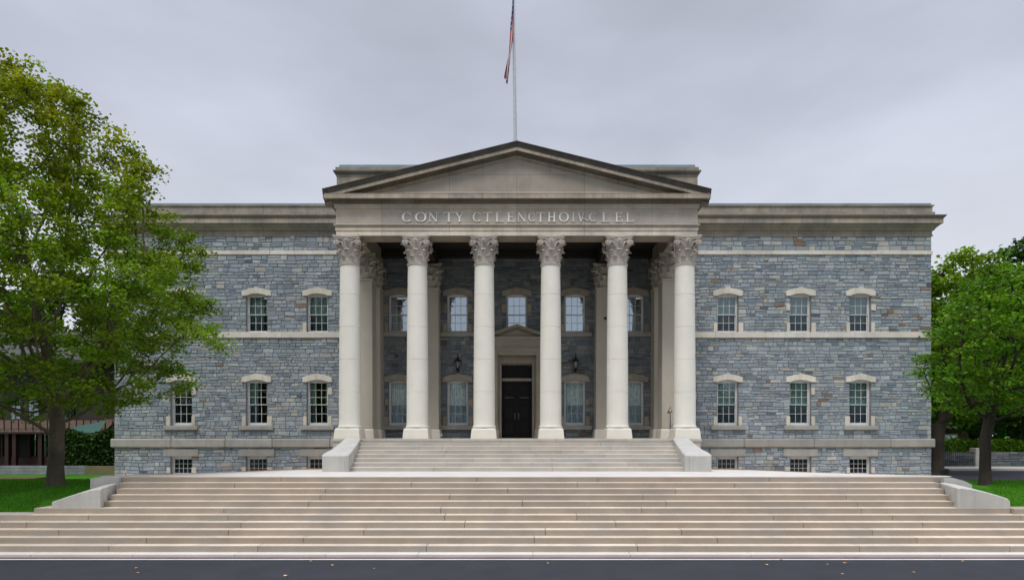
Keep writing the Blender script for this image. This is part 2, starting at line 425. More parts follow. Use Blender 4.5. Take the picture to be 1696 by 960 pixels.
# ---- attic block behind the pediment
mb=MB(); aw0,aw1=X(557,YF),X(1156,YF); ay=YF+.06
mb.usweep([(0,13.9),(0,15.60),(.03,15.62),(.03,15.66)],aw0,aw1,ay,YF+12,(1.15,1.12,1.08))
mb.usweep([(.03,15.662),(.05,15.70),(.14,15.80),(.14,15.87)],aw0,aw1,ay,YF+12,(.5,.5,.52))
mb.usweep([(.02,15.872),(.05,15.88),(.05,16.05)],aw0,aw1,ay,YF+12,(1.1,1.07,1.0),True)
mb.build('attic_wall',M['cornice'],ch,(0,YF,1))
mb=MB(); mb.box(aw0+.12,aw1-.12,ay,YF+11.9,16.052,16.18); mb.build('parapet_cap',M['metalcap'],ch,(0,YF,1))

# ---- entablature of the portico
YE=25.1; HE=7.36
mb=MB()
za=Z(390,YE)
mb.usweep([(0,za),(0,za+.195),(-.012,za+.196),(-.012,za+.206),(.03,za+.208),(.03,za+.355),(-.012,za+.357),(-.012,za+.366)],-HE,HE,YE,YF+.1,(1.42,1.41,1.38))
mb.usweep([(-.012,za+.367),(.085,za+.372),(.10,za+.41),(.10,za+.43),(.01,za+.49)],-HE,HE,YE,YF+.1,(.80,.78,.76))
mb.usweep([(.01,za+.492),(.01,12.19)],-HE,HE,YE,YF+.1)
mb.usweep([(.01,12.192),(.04,12.20),(.07,12.25),(.07,12.33),(.10,12.36)],-HE,HE,YE,YF+.1,(.95,.95,.95))
# underside and inner face of the architrave beam
mb.box(-HE+.002,HE-.002,YE+.003,YE+.86,za-.004,za+.9,(.7,.66,.6))
for s in(-1,1): mb.box(min(s*(HE-.003),s*(HE-.86)),max(s*(HE-.003),s*(HE-.86)),YE+.862,YF-.02,za-.004,za+.9,(.7,.66,.6))
mb.build('entablature',M['entab'],ch,(0,YF,1))
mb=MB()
mb.usweep([(.10,12.362),(.12,12.38),(.15,12.44),(.18,12.50),(.33,12.501)],-HE,HE,YE,YF+.1,(.5,.48,.45))  # underside coloured darker, standing in for shade below the ledge
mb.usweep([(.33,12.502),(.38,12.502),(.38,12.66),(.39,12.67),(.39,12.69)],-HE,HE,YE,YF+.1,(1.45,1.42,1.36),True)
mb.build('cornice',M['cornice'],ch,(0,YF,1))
# raking cornices
SL=.246; XT=7.80; ZA=14.77
def rake(mb,prof,col,cut=None):
    for s in (-1,1):
        vs=[]
        for x in (0,XT):
            for o,v in prof: vs.append((s*x,YE-o,ZA-SL*x-v))
        n=len(prof); fs=[(i,i+1,n+i+1,n+i) for i in range(n-1)]
        mb.add(vs,fs,col)
        mb.add([vs[n+i] for i in range(n)],[tuple(range(n))],col)
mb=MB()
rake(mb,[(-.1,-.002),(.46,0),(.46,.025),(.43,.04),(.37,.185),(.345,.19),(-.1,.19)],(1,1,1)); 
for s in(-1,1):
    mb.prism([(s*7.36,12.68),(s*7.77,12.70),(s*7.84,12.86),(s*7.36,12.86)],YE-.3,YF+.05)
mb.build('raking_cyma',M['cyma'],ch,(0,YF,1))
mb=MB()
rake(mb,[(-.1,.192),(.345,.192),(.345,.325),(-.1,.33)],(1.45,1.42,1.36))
rake(mb,[(-.1,.331),(.30,.331),(.26,.345),(.14,.37),(.13,.43),(-.1,.431)],(.40,.385,.365))  # soffit tone darkened to paint in the shade under the rake fascia
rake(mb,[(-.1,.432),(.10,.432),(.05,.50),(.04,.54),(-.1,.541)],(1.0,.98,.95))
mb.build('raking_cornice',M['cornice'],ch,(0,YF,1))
mb=MB()
mb.add([(-7.3,YE-.01,12.6),(7.3,YE-.01,12.6),(0,YE-.01,14.4)],[(0,1,2)])
mb.box(-5.0,5.0,YE-.06,YE+.05,12.66,12.885,(1.12,1.12,1.12),ch=.015)
mb.build('tympanum',M['tymp'],ch,(0,YF,1))
mb=MB(); mb.prism([(-7.72,12.72),(7.72,12.72),(7.72,12.80),(0,14.70),(-7.72,12.80)],YE+.06,YF+.4)
mb.build('pediment_roof',M['roof'],ch,(0,YF,1))
# portico ceiling with beams
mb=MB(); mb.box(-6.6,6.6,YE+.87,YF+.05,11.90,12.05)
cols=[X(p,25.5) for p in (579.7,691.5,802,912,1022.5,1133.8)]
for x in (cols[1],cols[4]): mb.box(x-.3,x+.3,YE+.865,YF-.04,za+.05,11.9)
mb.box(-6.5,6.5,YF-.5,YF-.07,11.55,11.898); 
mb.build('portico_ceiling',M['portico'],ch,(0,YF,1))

# ---- inscription
chw0=np.array(WORLD[ch.name])
def letter(ch_,w,h):
    P=[]
    def rc(a,b,c,d): P.append([(a*w,c*h),(b*w,c*h),(b*w,d*h),(a*w,d*h)])
    def dg(x0,z0,x1,z1,t): P.append([((x0-t/2)*w,z0*h),((x0+t/2)*w,z0*h),((x1+t/2)*w,z1*h),((x1-t/2)*w,z1*h)])
    def arc(a0,a1,th,n=22):
        pr=None
        for k in range(n+1):
            a=R(a0+(a1-a0)*k/n); o=(.5+.5*cos(a),.5+.5*sin(a)); i=(.5+(.5-th)*cos(a),.5+(.455)*sin(a))
            if pr: P.append([(pr[0][0]*w,pr[0][1]*h),(o[0]*w,o[1]*h),(i[0]*w,i[1]*h),(pr[1][0]*w,pr[1][1]*h)])
            pr=(o,i)
    if ch_=='O': arc(0,360,.17,36)
    elif ch_=='C': arc(42,322,.19); rc(.84,.90,.68,.92)
    elif ch_=='T': rc(0,1,.93,1); rc(.41,.59,.04,.93); rc(.28,.72,0,.04); rc(0,.05,.80,.93); rc(.95,1,.80,.93)
    elif ch_=='L': rc(.14,.34,.05,.96); rc(0,1,0,.05); rc(0,.48,.96,1); rc(.93,1,.05,.26)
    elif ch_=='E': rc(.14,.34,.05,.95); rc(0,1,0,.05); rc(0,.96,.95,1); rc(.34,.72,.48,.53); rc(.93,1,.05,.24); rc(.89,.96,.8,.95); rc(.68,.73,.40,.61)
    elif ch_=='N': rc(.12,.19,.04,.96); rc(.81,.88,.0,.96); dg(.82,.0,.13,1,.2); rc(.0,.32,0,.04); rc(.68,1,.96,1)
    elif ch_=='H': rc(.1,.28,.04,.96); rc(.72,.90,.04,.96); rc(.28,.72,.47,.56); [rc(a,a+.38,b,b+.04) for a in(0,.62) for b in(0,.96)]
    elif ch_=='Y': rc(.42,.60,.04,.46); dg(.51,.44,.14,.97,.18); dg(.53,.44,.88,.97,.08); rc(.3,.72,0,.04); rc(0,.34,.96,1); rc(.7,1,.96,1)
    elif ch_=='I': rc(.3,.7,.04,.96); rc(0,1,0,.04); rc(0,1,.96,1)
    elif ch_=='V': dg(.5,.0,.14,.97,.22); dg(.52,.0,.86,.97,.10); rc(0,.34,.96,1); rc(.7,1,.96,1)
    elif ch_=="'": dg(.5,0,.2,1,.5)
    elif ch_=='~':
        for k in range(12):
            a,b=k/12,(k+1)/12; f=lambda t:.5+.38*sin(t*2*pi+.4)
            P.append([(a*w,(f(a)-.12)*h),(b*w,(f(b)-.12)*h),(b*w,(f(b)+.12)*h),(a*w,(f(a)+.12)*h)])
    return P
txt=[('C',666,682.5,1),('O',687.5,706.5,1),("'",705,709,.8),('N',709.5,726,.82),('T',735,752,.92),('Y',753.5,768.5,.95),
     ('C',783,797.5,1),('T',800,815,.97),('L',820,833.5,.9),('E',839.5,852,1),('N',856.5,872,.85),('C',875,887.5,.9),('T',888.5,902,1.05),
     ('H',907,920.5,1.15),('O',925.5,942,1),('I',946.5,952.5,.78),('V',956.5,968,.85),('~',965,976,.8),('C',975.5,988.5,.78),('L',996,1010.5,.82),('E',1018,1031,.92),('L',1036,1049,.92)]
z0,z1=Z(367.8,YE),Z(351.9,YE)
ins=empty('inscription',(0,YE,z0)); ins.parent=ch; ins.location=tuple(np.array((0,YE,z0))-chw0)
for (c_,a,b,k) in txt:
    mb=MB()
    xa,xb=X(a,YE),X(b,YE); hh=z1-z0; zb=z0
    if c_=="'": zb=z0+hh*.72; hh*=.28
    if c_=='~': zb=z0+hh*.08; hh*=.3
    for j,p in enumerate(letter(c_,xb-xa,hh)):
        mb.prism([(xa+u,zb+v) for u,v in p],YE-.045-.0004*(j%7),YE-.005,(k,k,k))
    mb.build('letter',M['letter'],ins,((xa+xb)/2,YE,z0))

# ---- columns
def capital(mb, r0, h, hw):
    """Corinthian capital, base at z=0, radius r0 at the neck, abacus half width hw"""
    mb.lathe([(r0*1.02,-.03),(r0*1.10,-.015),(r0*1.10,.025),(r0*1.0,.045),(r0*.98,.06),(r0*.99,h*.3),(r0*1.04,h*.55),(r0*1.14,h*.75),(r0*1.26,h*.86)],0,0,0,32)
    def leaf(a,z0_,hh,wid,out,base):
        nu,nv=5,8; vs=[]
        for j in range(nv+1):
            t=j/nv
            rr=base+.02+out*(t**2.6)*1.0; zz=z0_+hh*(t if t<.85 else .85+(t-.85)*-.6)
            if t>.85: rr+=out*.25*(t-.85)/.15
            wj=wid*(.75+.45*sin(pi*min(t*.9,1)))*(1-.35*t**3)*(1+.12*sin(t*22))
            for i in range(nu+1):
                s=(i/nu-.5)*2; ang=a+s*wj/2/(base+.05); rl=rr-.035*s*s+(.025 if abs(s)<.15 else 0)+.012*cos(s*9)
                vs.append((rl*cos(ang),rl*sin(ang),zz-.02*s*s))
        fs=[(j*(nu+1)+i,j*(nu+1)+i+1,(j+1)*(nu+1)+i+1,(j+1)*(nu+1)+i) for j in range(nv) for i in range(nu)]
        mb.add(vs,fs)
    for k in range(8): leaf(k*pi/4+pi/8,.05,h*.30,.27,.10,r0*.98)
    for k in range(8): leaf(k*pi/4,.06,h*.56,.27,.15,r0*.99)
    for k in range(4): leaf(k*pi/2+pi/4,h*.40,h*.36,.20,.30,r0*1.05)
    # scrolls, two to each face
    for f in range(4):
        ca,sa=cos(f*pi/2),sin(f*pi/2)
        for s in(-1,1):
            pts=[];rad=[]
            for k in range(30):
                t=k/29; a=pi*.5+ t*2*pi*1.6; rr=.115*(1-t*.82)
                px=s*(hw-.135)+ -s*rr*cos(a); pz=h*.735+rr*sin(a); py=-(hw-.10-.06*t*0)-.02*t
                pts.append((ca*px-sa*py,sa*px+ca*py,pz)); rad.append(.034*(1-.45*t))
            pts=[(ca*(s*.10)-sa*(-r0*1.08),sa*(s*.10)+ca*(-r0*1.08),h*.50),(ca*(s*.22)-sa*(-r0*1.2),sa*(s*.22)+ca*(-r0*1.2),h*.74)]+pts; rad=[.02,.03]+rad
            mb.tube(pts,rad,6)
            px=s*(hw-.135); py=-(hw-.10)
            mb.tube([(ca*px-sa*(py+.16),sa*px+ca*(py+.16),h*.735),(ca*px-sa*(py-.02),sa*px+ca*(py-.02),h*.735)],[.06,.05],10)
        # flower
        for q in range(6):
            a=q*pi/3; px=.06*cos(a); pz=h*.80+.06*sin(a); py=-(r0*1.34)
            mb.tube([(-sa*(py+.08),ca*(py+.08),h*.80),(ca*px-sa*(py-.05),sa*px+ca*(py-.05),pz)],[.03,.04],6)
    # abacus with concave sides
    for (sc,za_,zb_) in ((.95,h*.87,h*.93),(1.0,h*.935,h-.004)):
        out=[]
        for f in range(4):
            a=f*pi/2; ca,sa=cos(a),sin(a)
            for k in range(9):
                t=-1+2*k/8; u=t*(hw*sc-.05); v=-(hw*sc-.13*(1-t*t))
                out.append((ca*u-sa*v,sa*u+ca*v))
        mb.prism(out,za_,zb_,axis='z')
def cap_at(h,hw,r0,parent,loc):
    pass
CAPH=1.13; zs0=FLOOR+.45; zcap=za-.006-CAPH
c0=MB(); H=zcap-zs0
rb,rt=.445,.395
prof=[(rb*1.07,0),(rb*1.09,.03),(rb*1.07,.07),(rb*1.02,.085),(rb,.13)]
for k in range(1,25):
    t=k/24; rk=rb+(rt-rb)*(t**1.7); zk=.13+(H-.16-.13)*t
    if k in (5,10,15,20): prof += [(rk,zk-.008),(rk-.012,zk-.004),(rk-.012,zk+.004),(rk,zk+.008)]
    else: prof.append((rk,zk))
prof+= [(rt,H-.02)]
c0.lathe(prof,0,0,0,48)
colobj=c0.build('column',M['column'],ch,(cols[0],25.5,zs0),smooth=30)
# build() subtracts origin: vertices are local already, so shift back
def localise(o): 
    me=o.data; n=len(me.vertices); a=np.empty(n*3); me.vertices.foreach_get('co',a); a=a.reshape(-1,3)+np.array(WORLD[o.name]); me.vertices.foreach_set('co',a.ravel()); me.update()
localise(colobj)
mb=MB(); capital(mb,rt,CAPH,.575); cp=mb.build('capital',M['capital'],None,(0,0,0),smooth=50); cp.parent=colobj; cp.location=(0,0,H)
mb=MB(); 
b0=.525;b1=.49
mb.add([(-b0,-b0,-.45),(b0,-b0,-.45),(b0,b0,-.45),(-b0,b0,-.45),(-b0+.005,-b0+.005,-.36),(b0-.005,-b0+.005,-.36),(b0-.005,b0-.005,-.36),(-b0+.005,b0-.005,-.36),
        (-b1,-b1,-.08),(b1,-b1,-.08),(b1,b1,-.08),(-b1,b1,-.08),(-b1+.04,-b1+.04,-.02),(b1-.04,-b1+.04,-.02),(b1-.04,b1-.04,-.02),(-b1+.04,b1-.04,-.02)],
  [(i+4*j,(i+1)%4+4*j,(i+1)%4+4*j+4,i+4*j+4) for j in range(3) for i in range(4)]+[(12,13,14,15)],(.93,.91,.88))
bs=mb.build('column_base',M['column'],None,(0,0,0)); bs.parent=colobj; bs.location=(0,0,0)
chw=np.array(WORLD[ch.name])
for x in cols[1:]: copy_tree(colobj,ch,tuple(np.array((x,25.5,zs0))-chw))
# square piers and pilasters
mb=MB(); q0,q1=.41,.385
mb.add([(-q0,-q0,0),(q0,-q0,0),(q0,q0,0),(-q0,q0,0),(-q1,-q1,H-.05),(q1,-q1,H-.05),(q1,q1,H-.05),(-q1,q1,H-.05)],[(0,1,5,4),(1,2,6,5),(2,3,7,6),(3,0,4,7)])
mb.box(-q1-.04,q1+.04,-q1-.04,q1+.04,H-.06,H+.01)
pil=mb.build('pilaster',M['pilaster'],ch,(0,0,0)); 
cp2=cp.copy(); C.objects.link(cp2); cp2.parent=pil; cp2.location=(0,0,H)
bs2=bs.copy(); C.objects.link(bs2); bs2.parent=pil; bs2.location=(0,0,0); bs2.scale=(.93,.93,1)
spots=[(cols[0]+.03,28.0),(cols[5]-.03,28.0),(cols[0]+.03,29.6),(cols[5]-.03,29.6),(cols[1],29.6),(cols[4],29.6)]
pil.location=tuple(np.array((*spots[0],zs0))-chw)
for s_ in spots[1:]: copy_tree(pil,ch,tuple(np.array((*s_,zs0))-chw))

# ---- podium, floor and portico stair
mb=MB(); mb.box(-7.45,7.45,24.97,YF-.06,.9,FLOOR-.12,(1,1,1)); blocks(mb,-7.5,7.5,24.93,26.2,FLOOR-.118,FLOOR,2,3,seed=3); mb.box(-7.5,7.5,26.205,YF+.3,FLOOR-.118,FLOOR-.001)
mb.build('podium',M['pstep'],ch,(0,YF,1))
NP=8; yb=21.7; zr=(FLOOR-SZ0)/NP
for k in range(NP-1):
    mb=MB(); y0=yb+k*(24.93-yb)/(NP-1); hw=6.0+.04*k
    blocks(mb,-hw,hw,y0,y0+(24.93-yb)/(NP-1)+.25,SZ0+k*zr-.02,SZ0+(k+1)*zr,2.4,4.6,seed=60+k,ch_=.012,v=.09,top_light=1.2)
    mb.build('stair_tread',M['pstep'],ch,(0,YF,1))
for s in(-1,1):
    mb=MB()
    # stations along y: (y, inner, outer, ztop)
    st=[(21.45,5.88,6.78,2.27),(21.52,5.86,6.80,2.33),(22.15,5.93,6.86,2.40),(22.45,5.97,6.80,2.46),(23.7,6.13,6.86,2.67),(24.75,6.28,6.92,2.86),(24.96,6.30,6.93,2.88)]
    vs=[]; fs=[]
    for (y,i_,o_,zt) in st:
        vs+=[(s*i_,y,1.3),(s*(i_),y,zt-.03),(s*(i_+.03),y,zt),(s*(o_-.03),y,zt),(s*o_,y,zt-.03),(s*o_,y,1.3)]
    for j in range(len(st)-1):
        for k in range(5): fs.append((j*6+k,j*6+k+1,j*6+7+k,j*6+6+k))
    fs.append((0,1,2,3,4,5)); n=(len(st)-1)*6; fs.append((n,n+1,n+2,n+3,n+4,n+5))
    mb.add(vs,fs); mb.box(min(s*5.84,s*6.0),max(s*5.84,s*6.0),21.40,21.55,1.5,2.3,(.9,.9,.9),ch=.02)
    mb.build('cheek_wall',M['cheek'],ch,(0,YF,1))

# ---- windows
def arch_trim(mb,x,zt,r):
    """five voussoirs over an opening whose crown is at zt"""
    hw=WW/2; rise=.115; zsP=zt-rise
    ext=.20; n=5; 
    def inn(t): u=-hw+2*hw*t; return (u, zsP+rise*(1-(u/hw)**2))
    bx=[-hw-ext,-hw*.58,-hw*.2,hw*.2,hw*.58,hw+ext]
    def top(u): 
        return zsP+.235+.15*(1-abs(u/(hw+ext))**1.6)
    for k in range(5):
        a,b=bx[k],bx[k+1]; poly=[]
        ka=.006
        N=6
        aa=a*(.86) if 0<k else a; bb=b*(.86) if k<4 else b
        if k==0: poly=[(a+ka,zsP-.0),(-hw,zsP)]
        pts=[(-hw+ (0),0)]
        lo=[]; ul,ur=(max(aa,-hw),min(bb,hw))
        for i in range(N+1):
            u=ul+(ur-ul)*i/N; lo.append((u,zsP+rise*(1-(u/hw)**2)))
        up=[]
        for i in range(N+1):
            u=b+(a-b)*i/N; up.append((u,top(u)))
        if k==0: lo=[(a,zsP)]+lo
        if k==4: lo=lo+[(b,zsP)]
        if k==2: up=[(u*1.1,z_+.03) for u,z_ in up]
        cx_=sum(p[0] for p in lo+up)/len(lo+up)
        poly=[(x+cx_+(u-cx_)*.985,z_) for u,z_ in lo+up]
        kk=1+r.uniform(-.09,.09)
        mb.prism(poly,YF-.085-.003*(k%2),YF+.16,(kk,kk,kk*.98))
def window(kind,x,zb,zt,glass,curt,ctype,seed):
    """frame mesh with sashes, panes and curtain as children; origin at sill centre"""
    key=(kind,glass,ctype)
    r=random.Random(seed); h=zt-zb; w=WW
    if key in WIN:
        return copy_tree(WIN[key],ch,tuple(np.array((x,YF,zb))-chw))
    f=MB(); cw=.055; yf=.13
    f.box(-w/2+.002,-w/2+cw,yf,.30,0,h); f.box(w/2-cw,w/2-.002,yf,.30,0,h); f.box(-w/2+cw,w/2-cw,yf+.002,.30,h-cw-.06,h-.002)
    f.box(-w/2+cw,w/2-cw,yf-.02,.30,.002,.05,ch=.006)
    o=f.build('window',M['white'],ch,(0,0,0)); WIN[key]=o; o.location=tuple(np.array((x,YF,zb))-chw)
    iw=w/2-cw; lo=.05; hi=h-cw-.06
    if kind=='base': rows=[(lo,hi,4,3,.17,0)]; glass=M['glass_scr']
    elif kind=='low': mid=lo+(hi-lo)*.475; rows=[(mid-.02,hi,3,3,.16,0),(lo,mid+.02,3,2,.205,1)]
    else: mid=lo+(hi-lo)*.485; rows=[(mid-.02,hi,3,2,.16,0),(lo,mid+.02,3,2,.205,1)]
    for (a,b,nc,nr,y,lower) in rows:
        s=MB(); st=.042; br_=.10 if lower and kind=='low' else .05
        s.box(-iw,-iw+st,y,y+.04,a,b); s.box(iw-st,iw,y,y+.04,a,b); s.box(-iw+st,iw-st,y,y+.04,a,a+(br_ if lower or kind=='base' else .035)); s.box(-iw+st,iw-st,y,y+.04,b-.035,b)
        aa=a+(br_ if lower or kind=='base' else .035); bb=b-.035; mt=.0085 if kind=='base' else .0105
        for k in range(1,nc): u=-iw+st+(2*iw-2*st)*k/nc; s.box(u-mt,u+mt,y+.008,y+.03,aa,bb)
        for k in range(1,nr): v=aa+(bb-aa)*k/nr; s.box(-iw+st,iw-st,y+.009,y+.031,v-mt,v+mt)
        so=s.build('sash',M['white'],None); so.parent=o
        g=MB(); g.add([(-iw+st,y+.022,aa),(iw-st,y+.022,aa),(iw-st,y+.022,bb),(-iw+st,y+.022,bb)],[(0,1,2,3)])
        gm=glass if not lower else (M['glass_scr'] if glass is M['glass_mid'] or kind=='base' else (glass if glass is M['glass_hi'] else M['glass_p2']))
        go=g.build('pane',gm,None); go.parent=o
    if ctype:
        rngs={'full':[(-.5,.5)],'left':[(-.5,-.12)],'sides':[(-.5,-.2),(.25,.5)],'halfr':[(-.5,.18)]}[ctype]
        for (a,b) in rngs:
            cu=MB(); n=int((b-a)*60); vs=[]
            for i in range(n+1):
                u=(a+(b-a)*i/n)*w; yy=.44+.028*sin(i*1.25)+.012*sin(i*.53)
                vs+= [(u,yy,.05),(u*.99,yy,h-.05)]
            cu.add(vs,[(2*i,2*i+2,2*i+3,2*i+1) for i in range(n)])
            co=cu.build('curtain',curt,None,smooth=60); co.parent=o
    return o
WIN={}
rr=random.Random(4)
jam=None
def one(name,mat,fn):
    mb=MB(); fn(mb)
    if mb.v: mb.build(name,mat,ch,(0,YF,1))
def jamb(mb,x,zb,h0,left=True,right=True):
    for s,on in((-1,left),(1,right)):
        if on:
            wj=rr.uniform(.16,.24); k=rr.uniform(.85,1.02)
            a,b=sorted((x+s*(WW/2+.003),x+s*(WW/2+wj))); m2=MB(); m2.box(a,b,YF-.068,YF+.10,zb,zb+h0,(k,k*.98,k*.94),ch=.015); m2.build('jamb_stone',mb,ch,(0,YF,1))
for i,x in enumerate(LW+RW):
    left=i<3
    window('low',x,ZL0,ZL1,M['glass_mid'],M['curtain'],('left' if i==1 else ('sides' if i==2 else None)) if left else 'full',i)
    window('up',x,ZU0,ZU1,M['glass_mid'],M['curtain_b'] if not left else M['curtain'],'halfr' if left and i!=2 else 'full',i)
    window('base',x,ZB0,ZB1,M['glass_mid'],M['curtain'],'sides' if i in(1,3) else None,i)
    for z_ in (ZL1,ZU1): one('window_arch',M['trim'],lambda m: arch_trim(m,x,z_,rr))
    one('window_sill',M['wtable'],lambda m: m.box(x-.83,x+.83,YF-.15,YF+.14,ZL0-.205,ZL0,ch=.02))
    one('window_lintel',M['wtable'],lambda m: m.box(x-.85,x+.85,YF-.07,YF+.16,ZB1-.002,ZB1+.35,ch=.012))
    def jj(m):
        jamb(m,x,ZL0+.003,.45)
        jamb(m,x,ZU0+.003,.44,not left or i==2,not left)
        if not left: jamb(m,x,ZU0+1.05,.30,i==4,i==5)
        jamb(m,x,ZB0+.1,.28)
        if i in(0,2,4): jamb(m,x,ZL0+1.5,.34,False,True)
    jj(M['trim'])
for i,x in enumerate(PW):
    if i!=2:
        window('low',x,ZL0,ZL1,M['glass_pl'],M['curtain_p'],'full',40+i); one('window_arch',M['doorstone'],lambda m: arch_trim(m,x,ZL1,rr))
        one('window_sill',M['wtable'],lambda m: m.box(x-.83,x+.83,YF-.15,YF+.14,ZL0-.205,ZL0,ch=.02))
        one('window_sill',M['wtable'],lambda m: m.box(x-.83,x+.83,YF-.13,YF+.14,ZU0-.22,ZU0,ch=.02))
    window('up',x,ZU0,ZU1,M['glass_hi'],M['curtain_b'],'halfr' if i==4 else ('sides' if i==0 else 'full'),50+i); one('window_arch',M['doorstone'],lambda m: arch_trim(m,x,ZU1,rr))
    def jj(m):
        if i!=2: jamb(m,x,ZL0+.003,.45); jamb(m,x,ZL0+1.0,.28,i%2==0,i%2==1)
        jamb(m,x,ZU0+.95,.42,True,i in(1,2)); jamb(m,x,ZU0+.003,.4,i!=2,i!=2)
    jj(M['doorstone'])

# ---- doorcase
mb=MB()
zt=zf(602)
for s in(-1,1):
    a,b=sorted((s*.80,s*1.42)); mb.box(a,b,YF-.16,YF+.30,FLOOR+.002,zf(590),(1,1,1))
    a,b=sorted((s*.74,s*.86)); mb.box(a,b,YF-.20,YF+.28,FLOOR+.004,zf(600),(.9,.9,.9),ch=.02)
    mb.lathe([(.15,0),(.15,.10),(.13,.16),(.12,.2),(.105,3.45),(.12,3.5),(.13,3.52),(.15,3.7),(.17,3.74)],s*1.02,YF-.28,FLOOR+.42,20,(1.08,1.06,1.02))
    a,b=sorted((s*.85,s*1.2)); mb.box(a,b,YF-.46,YF-.16,FLOOR+.003,FLOOR+.42,(1.05,1.05,1.03),ch=.02)
mb.box(-.80,.80,YF-.10,YF+.3,zf(602)-.002,zf(589),(.9,.88,.84))
mb.usweep([(0,zf(589.5)),(0,6.98),(.02,6.985),(.02,7.15),(.05,7.17),(.05,7.22),(.0,7.24),(.0,7.47),(.05,7.50),(.08,7.56),(.16,7.60),(.17,7.61),(.17,7.70),(0,7.71)],-1.42,1.42,YF-.40,YF+.02,cap=True)
mb.box(-.84,.84,YF-.38,YF-.05,zf(589.5),zf(589.5)+.05,(.8,.8,.8))
for s in(-1,1):
    for (pr,k) in (([(-.35,0),(.20,0),(.17,.08),(.15,.09),(.15,.15),(-.35,.16)],(.8,.78,.74)),([(-.3,.161),(.07,.161),(.04,.23),(-.3,.24)],(.6,.58,.55))):
        vs=[]
        for x in(0,1.62):
            for o,v in pr: vs.append((s*x,YF-.40-o,8.30-.34*x-v))
        n=len(pr); mb.add(vs,[(i,(i+1)%n,n+(i+1)%n,n+i) for i in range(n)]+[tuple(range(n,2*n))],k)
mb.add([(-1.4,YF-.38,7.66),(1.4,YF-.38,7.66),(0,YF-.38,8.16)],[(0,1,2)])
mb.build('doorcase',M['doorstone'],ch,(0,YF,1))
mb=MB()
zd=zf(631)
mb.box(-.74,.74,YF+.10,YF+.24,zd,zf(625.5),(1,1,1),ch=.01); mb.box(-.74,.74,YF-.05,YF+.10,zd+.02,zf(626.5),(1,1,1),ch=.02)
mb.box(-.74,.74,YF+.12,YF+.24,zt-.05,zt+.02)
mb.build('door_frame',M['doorstone'],ch,(0,YF,1))
tw=MB(); tw.box(-.735,.735,YF+.17,YF+.19,zf(625.5)+.002,zt-.052); t_=tw.build('transom_window',M['door'],ch,(0,YF,1))
g=MB()
for k in range(7):
    u=-.735+1.47*k/6
    if k<6: 
        c_=(u+.1225,zf(613.5)); g.tube([(c_[0]+.11*cos(a*pi/8),YF+.155,c_[1]+.22*sin(a*pi/8)) for a in range(17)],.008,4)
        g.tube([(u,YF+.155,zf(625)),(u+.245,YF+.155,zt-.06)],.007,4); g.tube([(u+.245,YF+.155,zf(625)),(u,YF+.155,zt-.06)],.007,4)
        g.box(u+.08,u+.16,YF+.15,YF+.165,zt-.09,zt-.055,(9,9,8.5))
gr=g.build('grille',M['iron'],None,(0,YF,1)); gr.parent=t_; gr.location=(0,0,0)
for s in(-1,1):
    d=MB(); a,b=(s*.005,s*.735); a,b=min(a,b),max(a,b); y=YF+.14
    d.box(a,b,y,y+.05,FLOOR+.01,zd-.005)
    w=b-a
    for (p,q) in ((.06,.30),(.33,.56),(.60,.66),(.70,.78),(.82,.94)):
        z0_=FLOOR+(zd-FLOOR)*p; z1_=FLOOR+(zd-FLOOR)*q
        for(e,yy) in ((0,.0),(.04,.012)):
            d.box(a+.11+e,b-.11-e,y-.02-yy,y+.01,z0_+e*.8,z1_-e*.8,(1.3,1.2,1.2),ch=.012)
    do=d.build('door',M['door'],ch,(0,YF,1))
    h_=MB(); xx=(a+b)/2; zz=zf(658); h_.tube([(xx-.22,y-.05,zz),(xx+.22,y-.05,zz)],.016,8)
    for q in(-.2,.2): h_.tube([(xx+q,y-.05,zz),(xx+q,y+.01,zz)],.012,6)
    h_.tube([(s*.09,y-.05,FLOOR+.98),(s*.09,y-.08,FLOOR+1.06),(s*.09,y-.05,FLOOR+1.16)],.014,8); h_.box(s*.09-.022,s*.09+.022,y-.03,y,FLOOR+.92,FLOOR+1.22)
    ho=h_.build('handle',M['brass'],None,(0,YF,1)); ho.parent=do; ho.location=(0,0,0)

# ================================================================== LANTERNS and small fittings
def lantern(x,label):
    e=tag(empty('wall_lantern',(x,YF-.02,zf(615))),label,'lantern','wall lanterns either side of the door')
    mb=MB(); y=YF-.24; z=zf(615)
    mb.box(x-.05,x+.05,YF-.06,YF-.02,z-.02,z+.22); mb.tube([(x,YF-.06,z+.1),(x,YF-.16,z-.0),(x,y,z+.05),(x,y,z+.16)],.022,8)
    mb.lathe([(.0,0),(.07,.02),(.09,.06),(.06,.09),(.04,.12)],x,y,z,12)
    mb.build('bracket',M['iron'],e,(x,YF-.02,zf(615)))
    mb=MB(); mb.lathe([(.055,0),(.12,.30)],x,y,z+.15,6); mb.build('lamp_glass',M['lampglass'],e,(x,YF-.02,zf(615)))
    mb=MB()
    for k in range(6):
        a=k*pi/3; mb.tube([(x+.06*cos(a),y+.06*sin(a),z+.14),(x+.125*cos(a),y+.125*sin(a),z+.46)],.011,5)
    mb.lathe([(.06,.12),(.07,.14),(.06,.16)],x,y,z,12)
    mb.lathe([(.17,.44),(.18,.46),(.13,.53),(.07,.57),(.055,.62),(.03,.66),(.035,.70),(.012,.84),(.004,.93)],x,y,z,12)
    mb.build('lantern_cage',M['iron'],e,(x,YF-.02,zf(615)),smooth=40)
lantern(X(758,YF-.24),'black spiked wall lantern above the window left of the door')
lantern(X(953.5,YF-.24),'black spiked wall lantern above the window right of the door')
